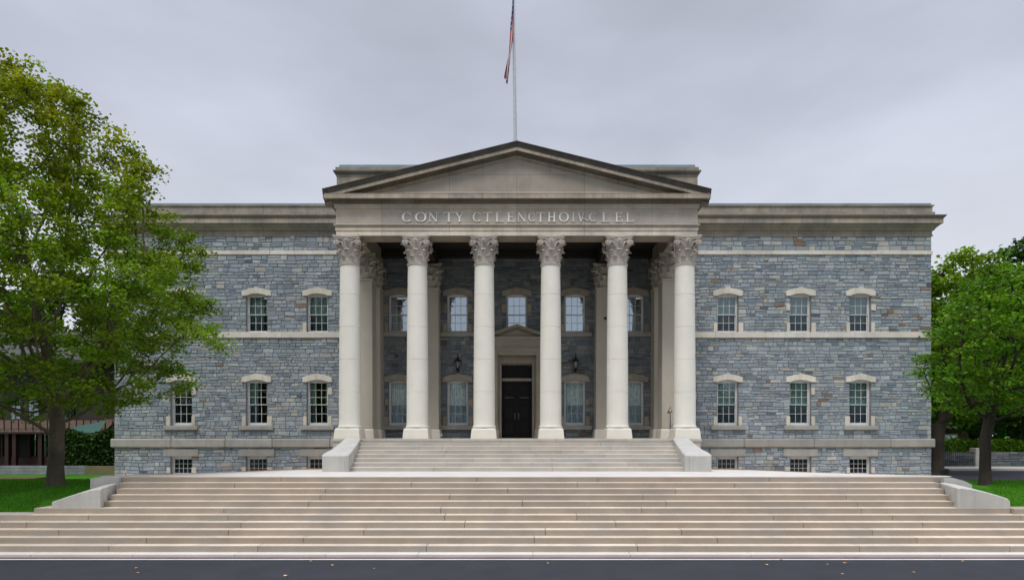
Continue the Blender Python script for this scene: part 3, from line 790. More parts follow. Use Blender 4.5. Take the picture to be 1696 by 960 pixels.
# lamp standard by the right corner column
def lampstick():
    x,y=X(1110,27.2),27.2; z=FLOOR+.001; o=(x,y,z); e=tag(empty('lamp_standard',o),'thin short lamp standard standing behind the right corner column','lamp')
    mb=MB(); mb.tube([(x,y,z),(x,y,z+1.12)],.018,8); mb.lathe([(.09,0),(.09,.03),(.03,.06)],x,y,z,14); mb.build('post',M['iron'],e,o)
    mb=MB(); mb.lathe([(.02,1.10),(.05,1.14),(.11,1.17),(.09,1.22),(.03,1.30),(.01,1.40)],x,y,z,12); mb.tube([(x,y,z+1.16),(x-.13,y-.02,z+1.12)],[.02,.035],6); mb.build('lamp_head',M['brass'],e,o)
lampstick()
def camera_fit():
    x,y=X(1003,29.1),29.12; z=Z(527.5,29.1); e=tag(empty('security_camera',(x,y,z)),'small dark security camera on the pilaster right of the door','camera')
    mb=MB(); mb.box(x-.03,x+.03,y,y+.05,z-.04,z+.04); mb.tube([(x,y,z),(x-.03,y-.08,z)],.015,6); mb.build('mount',M['iron'],e,(x,y,z))
    mb=MB(); mb.lathe([(.0,-.04),(.06,-.03),(.075,.02),(.05,.06),(.0,.08)],x-.03,y-.1,z,14); mb.build('housing',M['iron'],e,(x,y,z),smooth=40)
camera_fit()
for (px,dark,lab) in ((729.5,0,'small white floodlight on the portico floor left of the door'),(934,1,'small black floodlight box on the portico floor right of the door')):
    x=X(px,29.3); y=29.3; z=FLOOR; e=tag(empty('floodlight',(x,y,z)),lab,'floodlight')
    mt=M['iron'] if dark else M['white']
    mb=MB(); mb.box(x-.06,x+.06,y-.04,y+.06,z,z+.03,ch=.006); mb.tube([(x,y,z+.03),(x,y,z+.08)],.015,6); mb.build('bracket',M['iron'],e,(x,y,z))
    mb=MB(); mb.box(x-.09,x+.09,y-.05,y+.05,z+.07,z+.22,ch=.015); mb.build('housing',mt,e,(x,y,z))

# ================================================================== FLAGPOLE and FLAG
dp=26.2
pb=np.array((X(853.5,dp),dp,Z(236,dp)-.25)); pt=np.array((X(849.6,dp),dp,Z(-34,dp)))
fp=tag(empty('flagpole',tuple(pb)),'tall grey flagpole rising from the peak of the pediment roof','flagpole')
mb=MB(); mb.tube([tuple(pb+(pt-pb)*t) for t in (0,.25,.5,.75,1)],[.070,.064,.058,.05,.042],12); mb.build('pole',M['pole'],fp,tuple(pb),smooth=50)
mb=MB(); mb.lathe([(.0,0),(.07,.03),(.09,.09),(.07,.15),(0,.18)],pt[0],pt[1],pt[2],14); mb.build('finial',M['brass'],fp,tuple(pb),smooth=60)
mb=MB(); mb.lathe([(.14,0),(.14,.12),(.10,.16),(.10,.3)],pb[0],pb[1],pb[2]+.05,16); mb.build('base_collar',M['pole'],fp,tuple(pb))
mb=MB(); mb.tube([tuple(pb+(pt-pb)*t+np.array((.075,-.03,0))) for t in (.04,.5,.98)],.006,4); mb.build('halyard',M['white'],fp,tuple(pb))
# limp flag: cloth gathered in folds, hanging from its hoist corner
mb=MB(); nu,nv=60,26; hoist,fly=1.5,2.7
ztop=Z(-22,dp)
def flagpt(u,v):
    # u 0..1 fly, v 0..1 from the top; limp drop
    zdrop=u*4.15*(1-.16*v)+v*hoist*(1-.72*u)
    spread=.07*(1-u*.15)
    fold=sin(v*pi*5.0+u*2.2)*.055*(1-.5*u)+sin(v*pi*2.1+1+u*3)*.03
    lean=-.02-.27*u**1.5*1.0-.10*v*u
    x=pt[0]+.02+ (pb[0]-pt[0])*zdrop/10.0 + lean+fold*.9*(.35+min(u*3,1)*.65)-.05*(1-v)*0
    y=dp-.09-.10*sin(v*pi*5.0+u*2.2+1.4)*(.4+min(u*3,1)*.6)
    return (x,y,ztop-zdrop)
vs=[flagpt(i/nu,j/nv) for i in range(nu+1) for j in range(nv+1)]
for i in range(nu):
    for j in range(nv):
        u,v=(i+.5)/nu,(j+.5)/nv; st=int(v*13+.25)
        col=(.42,.006,.016) if (v*13)%2<1.25 else (.55,.50,.53)
        if u<.42 and st<7:
            col=(.012,.02,.12)
            if (i%4==1 and j%4==1): col=(.6,.6,.66)
        n=j+i*(nv+1)
        mb.add([vs[n],vs[n+1],vs[n+nv+2],vs[n+nv+1]],[(0,1,2,3)],col)
fl=mb.build('flag',M['flagm'],None,(pt[0],dp,ztop)); tag(fl,'limp red white and blue flag hanging near the top of the pole','flag')

# ================================================================== GREAT STAIR
gs=tag(empty('stone_staircase',(0,17,0)),'wide tan stone staircase climbing from the road to the plaza','staircase')
joints_seed=101
for i in range(11):
    y=18.74-TR*i; z=SZ0-RS*i
    if i<5: a=X([201,196,193,181,171][i],y); b=X([1558,1557,1564,1573,1580][i],y)
    elif i==5: a,b=X(56,y),X(1673.5,y)
    else: a,b=-24,24
    mb=MB(); blocks(mb,a,b,y,y+TR+.45,z-RS-.01,z,3.0,6.2,seed=joints_seed+i,ch_=.004,gap=.012,v=.09,top_light=1.65)
    mb.build('step',M['step'],gs,(0,17,0))
# cheek walls of the great stair
zc5=SZ0-RS*5
def cheek(mb,prof,y0,y1,lift,seg=6):
    n=len(prof); vs=[]; fs=[]
    ys=[y0,y0+.03]+[y0+(y1-y0)*k/seg for k in range(1,seg+1)]
    for q,y in enumerate(ys):
        t=(y-y0)/(y1-y0)
        for (x,zh) in prof:
            zz=zh if zh<.01 else zh*(1+lift*t)-(.02 if q==0 else 0)
            vs.append((x+ (XOFF*t),y,zc5+zz))
    for q in range(len(ys)-1):
        for k in range(n-1): fs.append((q*n+k,q*n+k+1,q*n+n+k+1,q*n+n+k))
    fs.append(tuple(range(n))); m=(len(ys)-1)*n; fs.append(tuple(range(m+n-1,m-1,-1)))
    mb.add(vs,fs)
yc=17.12
XOFF=-.42
xa,xb=X(86,yc),X(166,yc)
pl=[(xa,-.02),(xa,.17),(xa+.35,.29),(xa+.75,.42),(xa+1.05,.50),(xb-.12,.53),(xb-.02,.53),(xb,.51),(xb,-.02)]
mb=MB(); cheek(mb,pl,yc,18.45,.10); mb.build('cheek_wall',M['cheek'],gs,(0,17,0),smooth=35)
mb=MB(); xa2,xb2=X(157,18.8),X(203,18.8)
mb.prism([(xa2,SZ0-.9),(xa2,SZ0-.03),(xa2+.2,SZ0+.0),(xb2,SZ0+.004),(xb2,SZ0-.9)],18.60,19.3); mb.build('cheek_wall_end',M['cheek'],gs,(0,17,0))
XOFF=.42
xa,xb=X(1673,yc),X(1586,yc)
pr=[(xa,-.02),(xa,.20),(xa-.06,.26),(xa-.30,.34),(xa-.70,.45),(xa-1.05,.525),(xb+.12,.56),(xb+.02,.56),(xb,.54),(xb,-.02)]
mb=MB(); cheek(mb,pr,yc,18.45,.08); mb.build('cheek_wall',M['cheek'],gs,(0,17,0),smooth=35)
mb=MB(); xa2,xb2=X(1602,18.8),X(1556,18.8)
mb.prism([(xa2,SZ0-.9),(xa2,SZ0-.22),(xa2-.25,SZ0-.10),(xa2-.55,SZ0-.02),(xb2,SZ0+.004),(xb2,SZ0-.9)],18.60,19.3); mb.build('cheek_wall_end',M['cheek'],gs,(0,17,0))

# ================================================================== PLAZA, PATHS, ROADS, GROUND
def sm(t): t=max(0,min(1,t)); return t*t*(3-2*t)
mb=MB(); nx,ny=60,24; vs=[]
def plz(x,t):
    e=Z(776,YF) if abs(x)<9 else Z(776,YF)+(1.03-Z(776,YF))*sm((abs(x)-9)/10)
    sd=sm((abs(x)-6.8)/6.0); f0=sm((t-.22)/.85)
    return SZ0+(e-SZ0)*(f0*(1-sd)+min(1,t*1.02)*sd)
for j in range(ny+1):
    t=j/ny; y=18.80+(YF-.02-18.80)*t; xl=-12.75+(-19.75+12.75)*t; xr=13.3+(20.35-13.3)*t
    for i in range(nx+1):
        x=xl+(xr-xl)*i/nx; vs.append((x,y,plz(x,t)+.003))
w=nx+1
fs=[(j*w+i,j*w+i+1,(j+1)*w+i+1,(j+1)*w+i) for j in range(ny) for i in range(nx)]
mb.add(vs,fs)
for side in(0,nx):
    sk=[vs[j*w+side] for j in range(ny+1)]; sk2=[(a,b,c-.7) for a,b,c in sk]
    mb.add(sk+sk2,[(j,j+1,ny+2+j,ny+1+j) for j in range(ny)],(.7,.7,.7))
pz=mb.build('plaza',M['plaza'],None); tag(pz,kind='structure')
# leaf litter strip against the wall
mb=MB(); r=random.Random(5)
for k in range(2600):
    sd=r.choice((-1,1)); x=sd*r.uniform(7.6,14.2) ; y=YF-.16-abs(r.gauss(0,.12)); t=(y-18.8)/(YF-18.82)
    z=plz(x,t)+.012+r.random()*.02; a=r.uniform(0,pi); q=.035; kk=r.uniform(.6,1.5)
    mb.add([(x+q*cos(a),y+q*sin(a),z),(x-q*sin(a),y+q*cos(a),z+.02),(x-q*cos(a),y-q*sin(a),z),(x+q*sin(a),y-q*cos(a),z+.015)],[(0,1,2,3)],(kk*1.3,kk*1.1,kk*.6))
tag(mb.build('leaf_litter',M['dryleaf'],None),'line of ochre leaf litter along the foot of the stone wall','leaf litter',kind='stuff')
# ground sheet
def gh(x,y):
    base=.95
    if y<15.6: return -.06
    if abs(x)<12.6 and y<18.6: return -.06 if y<17 else .5
    if y<17.3: return -.06
    if abs(x)<=12.6: return .6
    a=.84+ (1.36-.84)*sm((y-17.0)/3.0)
    if x>0: a=.90+(1.31-.90)*sm((y-17.2)/3.4)
    if y>22: a=a+(base-a)*sm((y-22)/5.0)
    if y>45: a=base+ (y-45)*.0
    return a
xs=sorted(set([-900,-500,-250,-120,-70,-50,-40,-32,-28]+[round(-26+.5*k,2) for k in range(105)]+[28,32,40,50,70,120,250,500,900]))
ys=sorted(set([-700,-300,-120,-60,-30,-10,0,10,15.0,15.59,15.61,16.2,17.28,17.32]+[round(17.6+.4*k,2) for k in range(32)]+[32,36,42,50,60,80,120,200,400,900]))
mb=MB(); vs=[(x,y,gh(x,y)+(.012*sin(x*2.1)*sin(y*1.7) if y>17.3 and abs(x)>13 else 0)) for y in ys for x in xs]; w=len(xs)
mb.add(vs,[(j*w+i,j*w+i+1,(j+1)*w+i+1,(j+1)*w+i) for j in range(len(ys)-1) for i in range(w-1)])
tag(mb.build('ground',M['ground'],None,smooth=60),kind='structure')
mb=MB(); mb.box(-90,90,-40,14.99,-.3,0); tag(mb.build('road',M['asphalt'],None),kind='structure')
mb=MB(); mb.box(-90,90,14.995,15.14,-.3,.002); tag(mb.build('gutter',M['gutter'],None),kind='structure')
mb=MB(); blocks(mb,-60,60,15.145,15.62,-.2,KERB+.0,2.0,3.0,seed=8,ch_=.01,v=.04); tag(mb.build('kerb',M['kerb'],None),kind='structure')
mb=MB(); mb.box(-90,90,14.83,14.92,.001,.005); tag(mb.build('road_marking',M['line'],None),kind='structure')
# path left and low wall right of the cheek walls
mb=MB(); zp=SZ0-RS*6
mb.prism([(-24,16.78),(X(56,17.1)-.003,16.78),(X(56,17.1)-.003,18.3),(-13.9,17.9),(-14.6,17.4),(-24,17.36)],zp-.3,zp+.012,axis='z'); tag(mb.build('path',M['path'],None),kind='structure')
mb=MB(); mb.box(X(1673.5,17.1)+.01,24,16.96,17.5,zc5-.2,zc5+.0,ch=.01); tag(mb.build('low_wall',M['step'],None,(13.8,17.1,.8)),'low dark stone edging at the right end of the staircase','wall')
# side street on the right
mb=MB(); mb.prism([(13.9,27.2),(60,24.5),(60,34.6),(21.6,35.4),(20.9,31.0),(20.5,30.1)],.3,.965,axis='z')
tag(mb.build('side_street',M['asphalt'],None),kind='structure')
mb=MB(); mb.prism([(21.6,35.42),(60,34.62),(60,37.2),(21.6,37.9)],.3,1.08,axis='z'); tag(mb.build('pavement',M['path'],None),kind='structure')
mb=MB(); mb.prism([(X(0,24)-3,24.6),(-19.9,24.8),(-19.9,26.2),(X(0,24)-3,26.0)],.3,1.22,axis='z'); tag(mb.build('flower_bed_soil',M['mulch'],None),kind='structure')

# grass blades
def blades(n,xr,yr,seed,cond):
    g=np.random.default_rng(seed); vs=[];fs=[];cs=[]; mb=MB()
    for k in range(n):
        x=g.uniform(*xr); y=yr[0]+(yr[1]-yr[0])*g.random()**1.25
        if not cond(x,y): continue
        z=gh(x,y); a=g.uniform(0,2*pi); w_=.010; h_=g.uniform(.04,.085); lx,ly=g.normal(0,.02,2); kk=g.uniform(.65,1.35); yk=g.uniform(.8,1.4)
        mb.add([(x-w_*cos(a),y-w_*sin(a),z-.01),(x+w_*cos(a),y+w_*sin(a),z-.01),(x+lx,y+ly,z+h_)],[(0,1,2)],(kk*yk,kk,kk*.8))
    return mb
mb=blades(42000,(-25,-13.3),(17.1,25),1,lambda x,y: x< -13.4-(y-17)*.55 or (y>18.4 and x<-12.9-(y-18.4)*.6))
tag(mb.build('lawn_grass',M['grass'],None),'mown green grass around the big maple on the left','grass',kind='stuff')
mb=blades(42000,(13.3,24),(17.52,27),2,lambda x,y: x>13.7+(y-17)*.55)
tag(mb.build('lawn_grass',M['grass'],None),'mown green grass under the trees on the right','grass',kind='stuff')

# ================================================================== TREES
def colonize(start, trunk_top, pts, step=.35, infl=2.6, kill=.55, seed=0, iters=90, droop=0):
    g=np.random.default_rng(seed)
    nodes=[np.array(start,float)]; par=[-1]
    d=np.array(trunk_top,float)-nodes[0]; n=max(2,int(np.linalg.norm(d)/step))
    for k in range(1,n+1):
        p=nodes[0]+d*k/n; p[:2]+=g.normal(0,.02,2); nodes.append(p); par.append(len(nodes)-2)
    A=np.array(pts,float); alive=np.ones(len(A),bool)
    near=np.full(len(A),1e9); ni=np.zeros(len(A),int)
    N=np.array(nodes); 
    D=np.linalg.norm(A[:,None]-N[None],axis=2); ni=D.argmin(1); near=D.min(1)
    for it in range(iters):
        act=alive&(near<(infl if it>14 else 6.0))
        if not act.any(): break
        new=[]
        idx=np.unique(ni[act])
        for i in idx:
            m=act&(ni==i); v=A[m]-nodes[i]; v/=np.linalg.norm(v,axis=1)[:,None]+1e-9
            v=v.sum(0)+g.normal(0,.25,3); 
            v/=np.linalg.norm(v)+1e-9
            v[2]+=droop; v/=np.linalg.norm(v)
            p=nodes[i]+v*step; new.append((i,p))
        s=len(nodes)
        for i,p in new: nodes.append(p); par.append(int(i))
        NN=np.array([p for _,p in new]); D=np.linalg.norm(A[:,None]-NN[None],axis=2); dm=D.min(1); di=D.argmin(1)+s
        b=dm<near-1e-6; ni[b]=di[b]; near[b]=dm[b]
        alive&=near>kill
    return np.array(nodes),np.array(par)
def leaves_mesh(name,centers,cols,size,mat,parent,origin,seed,tilt=.8):
    g=np.random.default_rng(seed); n=len(centers)
    a=g.uniform(0,2*pi,n); nrm=np.stack([g.normal(0,tilt,n),g.normal(0,tilt,n),np.ones(n)],1); nrm/=np.linalg.norm(nrm,axis=1)[:,None]
    t=np.stack([np.cos(a),np.sin(a),np.zeros(n)],1); t-= (t*nrm).sum(1)[:,None]*nrm; t/=np.linalg.norm(t,axis=1)[:,None]
    b=np.cross(nrm,t); s=(size*g.uniform(.65,1.25,n))[:,None]
    c=np.asarray(centers)-np.array(origin)
    # leaf: six points, folded along the mid rib
    P=[c-t*s*.5, c-t*s*.12+b*s*.48+nrm*s*.10, c+t*s*.30+b*s*.34+nrm*s*.05, c+t*s*.62-nrm*s*.12, c+t*s*.30-b*s*.34+nrm*s*.05, c-t*s*.12-b*s*.48+nrm*s*.10]
    V=np.stack(P,1).reshape(-1,3)
    me=bpy.data.meshes.new(name); me.vertices.add(n*6); me.vertices.foreach_set('co',V.ravel().astype(np.float32))
    base=(np.arange(n)*6)[:,None]; fcs=np.hstack([base+np.array([[0,3,2,1]]),base+np.array([[0,5,4,3]])]).reshape(-1,4)
    me.loops.add(fcs.size); me.loops.foreach_set('vertex_index',fcs.ravel().astype(np.int32))
    me.polygons.add(len(fcs)); me.polygons.foreach_set('loop_start',np.arange(0,fcs.size,4).astype(np.int32))
    me.polygons.foreach_set('loop_total',np.full(len(fcs),4,np.int32))
    ca=me.color_attributes.new('Col','FLOAT_COLOR','CORNER'); cc=np.repeat(np.asarray(cols),8,axis=0)
    ca.data.foreach_set('color',np.hstack([cc,np.ones((len(cc),1))]).ravel().astype(np.float32))
    me.materials.append(mat); me.update(calc_edges=True); me.validate()
    o=bpy.data.objects.new(name,me); C.objects.link(o)
    if parent: o.parent=parent; o.location=(0,0,0)
    else: o.location=origin
    WORLD[o.name]=tuple(origin)
    return o
def sample_crown(g,n,cx,cy,profile,shell=.35,ry=1.0,cond=None):
    zs=[p[0] for p in profile]; rs=[p[1] for p in profile]; out=[]
    rmax=max(rs)
    while len(out)<n:
        z=g.uniform(zs[0],zs[-1]); rr_=np.interp(z,zs,rs)
        if g.random()>(rr_/rmax)**1.3+.03: continue
        a=g.uniform(0,2*pi); lob=1+.15*sin(3*a+z*1.3)+.12*sin(5*a-z*2.1+1)+.06*sin(9*a+z*3.3)
        q=math.sqrt(g.random()*(1-shell**2)+shell**2) if g.random()<.75 else g.random()**.5
        x=cx+rr_*lob*q*cos(a); y=cy+rr_*lob*q*sin(a)*ry
        if cond and not cond(x,y,z): continue
        out.append((x,y,z))
    return out
def tree(name,label,base,trunk_top,ccent,profile,nattr,r0,lsize,perclump,mat,bark,seed,step=.35,kill=.55,cond=None,colfn=None,clump=(.42,.16),group=None,ry=1.,droop=0,extra=None,cat='tree',minr=.012,up=.06):
    g=np.random.default_rng(seed)
    pts=sample_crown(g,nattr,ccent[0],ccent[1],profile,ry=ry,cond=cond)
    if extra: pts+=extra
    nodes,par=colonize(base,trunk_top,pts,step,2.6*step/.35,kill,seed,droop=droop)
    n=len(nodes); w=np.zeros(n); kids=np.zeros(n,int)
    for i in range(1,n): kids[par[i]]+=1
    w[kids==0]=1
    for i in range(n-1,0,-1): w[par[i]]+=w[i]
    rad=r0*(w/w[0])**.50; rad=np.maximum(rad,minr)
    e=tag(empty(name,tuple(base)),label,cat,group)
    mb=MB()
    # chains
    done=set(); child={}
    for i in range(1,n): child.setdefault(par[i],[]).append(i)
    stack=[(0,None)]
    while stack:
        s,p=stack.pop(); chain=[s] if p is None else [p,s]; cur=s
        while cur in child:
            ks=sorted(child[cur],key=lambda k:-w[k])
            for k in ks[1:]: stack.append((k,cur))
            cur=ks[0]; chain.append(cur)
        rr_=[rad[k] for k in chain]
        if p is not None: rr_[0]=min(rr_[0],rr_[1]*1.25)
        if p is None:
            for q in range(min(3,len(rr_))): rr_[q]*=(1.55,1.12,1.03)[q]
        P=[nodes[k].copy() for k in chain]
        if p is None:
            P[0][2]-=.05; P.insert(1,P[0]+(P[1]-P[0])*.45); rr_.insert(1,rr_[0]*.78)
        if len(P)>2 and rr_[1]<minr*1.5 and len(P)>12: pass
        mb.tube(P,rr_,10 if rr_[1]>.06 else (5 if rr_[1]>.02 else 4))
    mb.build('trunk',bark,e,tuple(base),smooth=60)
    tips=np.where(w<=4)[0]; print(name,'nodes',n,'w0',w[0])
    cs=[];cl=[]
    for i in tips:
        if g.random()<.06: continue
        k=int(perclump*g.uniform(.4,1.5)*(1.0 if kids[i]==0 else .55)); tone=g.uniform(.62,1.38); hue=g.uniform(-.12,.2)
        q=g.normal(0,1,(k,3))*np.array([clump[0],clump[0],clump[1]])*.55+nodes[i]+np.array([0,0,up])
        for z_ in q:
            if cond and not cond(*z_): continue
            cs.append(z_); kk=tone*g.uniform(.8,1.2); c=(kk*(1+hue),kk,kk*.9)
            if colfn: c=colfn(z_,c,g)
            cl.append(c)
    leaves_mesh('crown',np.array(cs),np.array(cl),lsize,mat,e,tuple(base),seed+5)
    print(name,n,len(cs))
    return e
# big maple on the left
bl=(X(92,20.0),20.0,Z(803,20)-.02)
def mcol(p,c,g):
    t=sm((p[2]-7.5)/7)
    if g.random()<.14*t+.02: return (c[0]*1.6,c[1]*.95,c[2]*1.2)
    return (c[0]*(1+.35*t),c[1]*(1-.06*t),c[2])
cm=bl[0]-.95
tree('maple_tree','large yellow-green maple on the lawn left of the courthouse',bl,(bl[0]+.02,20.0,4.0),(cm,20.0),
  [(3.3,1.6),(4.3,3.9),(5.8,4.9),(7.2,5.3),(8.4,5.3),(10.0,4.5),(11.5,3.9),(12.8,3.2),(13.8,2.4),(14.9,1.0)],2100,.22,.096,100,M['leaf'],M['bark'],31,droop=.16,clump=(.36,.19),step=.33,kill=.46,colfn=mcol,
  cond=lambda x,y,z: y<28.6 and (z>3.15))
# trees on the right
br_=(X(1632,20.9),20.9,Z(803,20.9)-.02)
tree('shade_tree','bright green spreading tree on the lawn right of the staircase',br_,(br_[0],20.9,2.75),(br_[0]+.62,20.9),
  [(3.6,1.2),(4.3,2.2),(5.4,2.4),(6.6,2.2),(7.7,1.8),(8.7,.7)],700,.165,.10,60,M['leaf2'],M['barkd'],45,step=.27,kill=.38,clump=(.38,.12),
  cond=lambda x,y,z: z>3.5)
bc=(X(1551,31),31.0,.92)
tree('corner_tree','dark trunked tree rising beside the right corner of the courthouse',bc,(bc[0]+.1,31.0,3.5),(bc[0]+2.0,31.5),
  [(4.2,1.8),(5.5,3.2),(8,3.4),(10.5,2.6),(12.6,.8)],650,.30,.16,60,M['leaf'],M['barkd'],52,step=.36,kill=.5,clump=(.42,.2),
  cond=lambda x,y,z: x>20.45 and z>4.0)
tree('tall_tree','tall dark green tree behind the others at the right edge of the picture',(34,41,.9),(34,41,5.5),(34,41),
  [(4.5,3),(6,4.5),(10,4.6),(13.5,3.2),(16.3,1.0)],600,.32,.26,50,M['leafd'],M['barkd'],61,step=.5,kill=.7,clump=(.6,.35),colfn=lambda p,c,g:(c[0]*1.5,c[1]*1.5,c[2]*1.4))
tree('street_tree','mid green tree across the side street on the right',(27.8,42,.9),(27.8,42,4.6),(27.8,42),
  [(3.6,2.8),(5,4.0),(9,4.0),(12,2.6),(14.2,.8)],600,.30,.26,50,M['leaf2'],M['barkd'],67,step=.5,kill=.7,clump=(.6,.3),colfn=lambda p,c,g:(c[0]*.75,c[1]*.75,c[2]*.8))
bg=tree('background_tree','dark leafy tree behind the red shop at the far left',(-34,47,.9),(-34,47,4.5),(-34,47),
  [(3,4),(6,5.5),(10,5.5),(13,3.6),(15.5,1)],520,.32,.34,50,M['leafd'],M['barkd'],71,step=.6,kill=.9,clump=(.8,.5),group='trees in the background')
for (x,y,s,lab) in ((-26.5,44,.62,'dark leafy tree between the red shop and the courthouse'),(42,52,1.0,'dark background tree beyond the hedge at the far right'),(33,72,1.1,'dark background tree behind the small brown house'),(50,66,1.15,'tall dark background tree rising behind the house at the far right'),(60,60,1.1,'dark background tree furthest to the right'),(-46,50,1.0,'dark background tree at the far left behind the shop roof')):
    c=copy_tree(bg); c.parent=None; c.location=(x,y,.9); c.scale=(s,s,s); c['label']=lab; c.rotation_euler.z=x
# trees across the road, behind the viewer: they stand in the window reflections
for k in range(11):
    c=copy_tree(bg); c.parent=None; x=-66+13*k+random.uniform(-2,2); c.location=(x,-27+random.uniform(-3,3),0); q=random.uniform(.85,1.05); c.scale=(q*1.15,q*1.15,q); c['label']='dark leafy tree across the road, seen only mirrored in the windows'; c['group']='trees across the road'; c.rotation_euler.z=x
# hedges and shrubs
def shrub(name,label,x0,x1,y0,y1,z0,z1,n,size,mat,seed,cat='hedge',col=1.0):
    g=np.random.default_rng(seed); c=[];cl=[]
    for k in range(n):
        f=g.random(); x=g.uniform(x0,x1); y=g.uniform(y0,y1); zt_=z1-(z1-z0)*.16*(1+sin(x*2.3+seed))*.5-.1*abs(sin(x*5.1)); z=g.uniform(z0,zt_)
        if g.random()<.6: 
            if g.random()<.5: y=y0+g.normal(0,.05)
            else: z=zt_+g.normal(0,.06)
        kk=col*g.uniform(.6,1.4); c.append((x,y,z)); cl.append((kk*1.05,kk,kk))
    return tag(leaves_mesh(name,np.array(c),np.array(cl),size,mat,None,((x0+x1)/2,(y0+y1)/2,z0),seed,1.0),label,cat)
shrub('hedge','clipped green hedge on top of the stone retaining wall at right',22.3,48,38.6,40.2,1.9,2.72,16000,.12,M['leaf2'],3,col=.75)
shrub('shrub','dark shrub in the corner between the red shop and the courthouse',-24.8,-20.3,32.6,33.8,1.0,3.3,9000,.12,M['leafd'],4,'shrub')
tag(shrub('woodland','dense far-off wood closing the view behind the brown house',18,100,74,80,.9,10.5,15000,.75,M['leafd'],6,'wood',col=.9),kind='stuff')
tag(shrub('woodland','dense far-off wood closing the view behind the red shop',-95,-20,60,66,.9,8.5,12000,.75,M['leafd'],7,'wood',col=.8),kind='stuff')
# stone retaining wall across the street
mb=MB(); masonry(mb,22.0,50,[(1.0,1.35),(1.36,1.95)],[],lambda u,z,o:(u,38.2-o,z),77,.13,.22,.3,.8,mortar=(.07,.07,.065),tint=.45)
mb.box(22,50,38.25,38.7,.9,1.94,(.2,.2,.2)); 
for x in(23.7,28.6,34,40): mb.box(x-.28,x+.28,38.0,38.6,.95,2.2,(.42,.40,.36),ch=.03)
tag(mb.build('retaining_wall',M['rubble'],None,(30,38.2,1)),'rough grey stone retaining wall across the side street','wall')
# iron fence panel on that wall
e=tag(empty('iron_fence',(25.9,37.9,1.08)),'dark iron railing in front of the retaining wall at right','fence')
mb=MB()
for k in range(34): mb.box(24.1+k*.12,24.125+k*.12,37.9,37.925,1.08,2.0)
mb.build('bars',M['iron'],e,(25.9,37.9,1.08))
mb=MB(); mb.box(24.05,28.2,37.885,37.94,1.88,1.93); mb.box(24.05,28.2,37.885,37.94,1.2,1.25); mb.build('rails',M['iron'],e,(25.9,37.9,1.08))
# small brown house behind
o=(36,60,.9); hs=tag(empty('brown_house',o),'small brown house with a grey roof beyond the hedge','house')
mb=MB(); mb.box(30,44,60,68,.9,3.7); mb.build('wall',M['brown'],hs,o)
mb=MB(); mb.prism([(59.3,3.6),(64,5.6),(68.7,3.6),(68.7,3.75),(64,5.78),(59.3,3.75)],29.5,44.5,axis='x'); mb.build('roof',M['greyroof'],hs,o)
for x in(42.2,38.5,33.5):
    mb=MB(); mb.box(x-.7,x+.7,59.93,60.05,1.7,3.1); wn=mb.build('window',M['white'],hs,o)
    mb=MB(); mb.box(x-.55,x-.04,59.90,59.93,1.85,2.95); mb.box(x+.04,x+.55,59.90,59.93,1.85,2.95); p_=mb.build('pane',M['shopglass'],None,o); p_.parent=wn; p_.location=(0,0,0)
# dark bin by the corner tree
o=(X(1565,29.6),29.6,.93); e=tag(empty('litter_bin',o),'small black litter bin beside the corner tree trunk','bin')
mb=MB(); mb.lathe([(.15,0),(.18,.35),(.18,.38)],o[0],o[1],o[2],16); mb.build('body',M['iron'],e,o)
mb=MB(); mb.lathe([(.20,.385),(.20,.42),(.10,.47)],o[0],o[1],o[2],16); mb.build('lid',M['iron'],e,o)

# ================================================================== RED SHOP on the left
o=(-30,35,1.0); sh=tag(empty('shop_building',o),'dark two storey shop with red framed windows behind the maple','building')
def sx(px,d=35): return X(px,d)
def sz(py,d=35): return Z(py,d)
mb=MB(); mb.box(-46,sx(198),35.2,44,.9,7.3); mb.build('wall',M['shopwall'],sh,o)
mb=MB(); mb.prism([(34.2,7.0),(39.6,9.4),(45,7.0),(45,7.2),(39.6,9.62),(34.2,7.2)],-46.5,-22.6,axis='x'); mb.build('roof',M['greyroof'],sh,o)
mb=MB(); mb.add([(-46,34.1,sz(715)),(sx(190),34.1,sz(715)),(sx(190),35.15,sz(694)),(-46,35.15,sz(694))],[(0,1,2,3)]); mb.box(-46,sx(190),34.08,35.19,sz(718),sz(715.2),(.3,.2,.2)); mb.build('lower_roof',M['tan'],sh,o)
mb=MB(); 
for k in range(60): mb.box(-46+k*.4,-46+k*.4+.05,34.06,34.10,sz(713),sz(696))
mb.box(-46,sx(190),34.05,34.11,sz(696),sz(694)); mb.build('railing',M['red'],sh,o)
mb=MB(); mb.box(-46,sx(155),34.95,35.19,1.0,sz(757),(1,1,1),ch=.02); mb.build('stall_riser',M['red'],sh,o)
for (a,b) in ((-60,-8),(2,24),(47,78),(104,150)):
    x0,x1=sx(a),sx(b); mb=MB()
    for u in (x0,x1-.09): mb.box(u,u+.09,34.98,35.19,sz(757),sz(716))
    mb.box(x0,x1,34.985,35.19,sz(757),sz(755)); mb.box(x0,x1,34.985,35.19,sz(719),sz(717)); mb.box((x0+x1)/2-.03,(x0+x1)/2+.03,35.0,35.19,sz(757),sz(717)); mb.box(x0,x1,35.0,35.19,sz(731),sz(730))
    wn=mb.build('shop_window',M['red'],sh,o)
    mb=MB(); mb.add([(x0+.05,35.14,sz(756)),(x1-.05,35.14,sz(756)),(x1-.05,35.14,sz(718)),(x0+.05,35.14,sz(718))],[(0,1,2,3)]); p_=mb.build('pane',glassm('shop_pane',.4,(.4,.45,.4)) if a==-60 else M['shopglass'],None,o); p_.parent=wn; p_.location=(0,0,0)
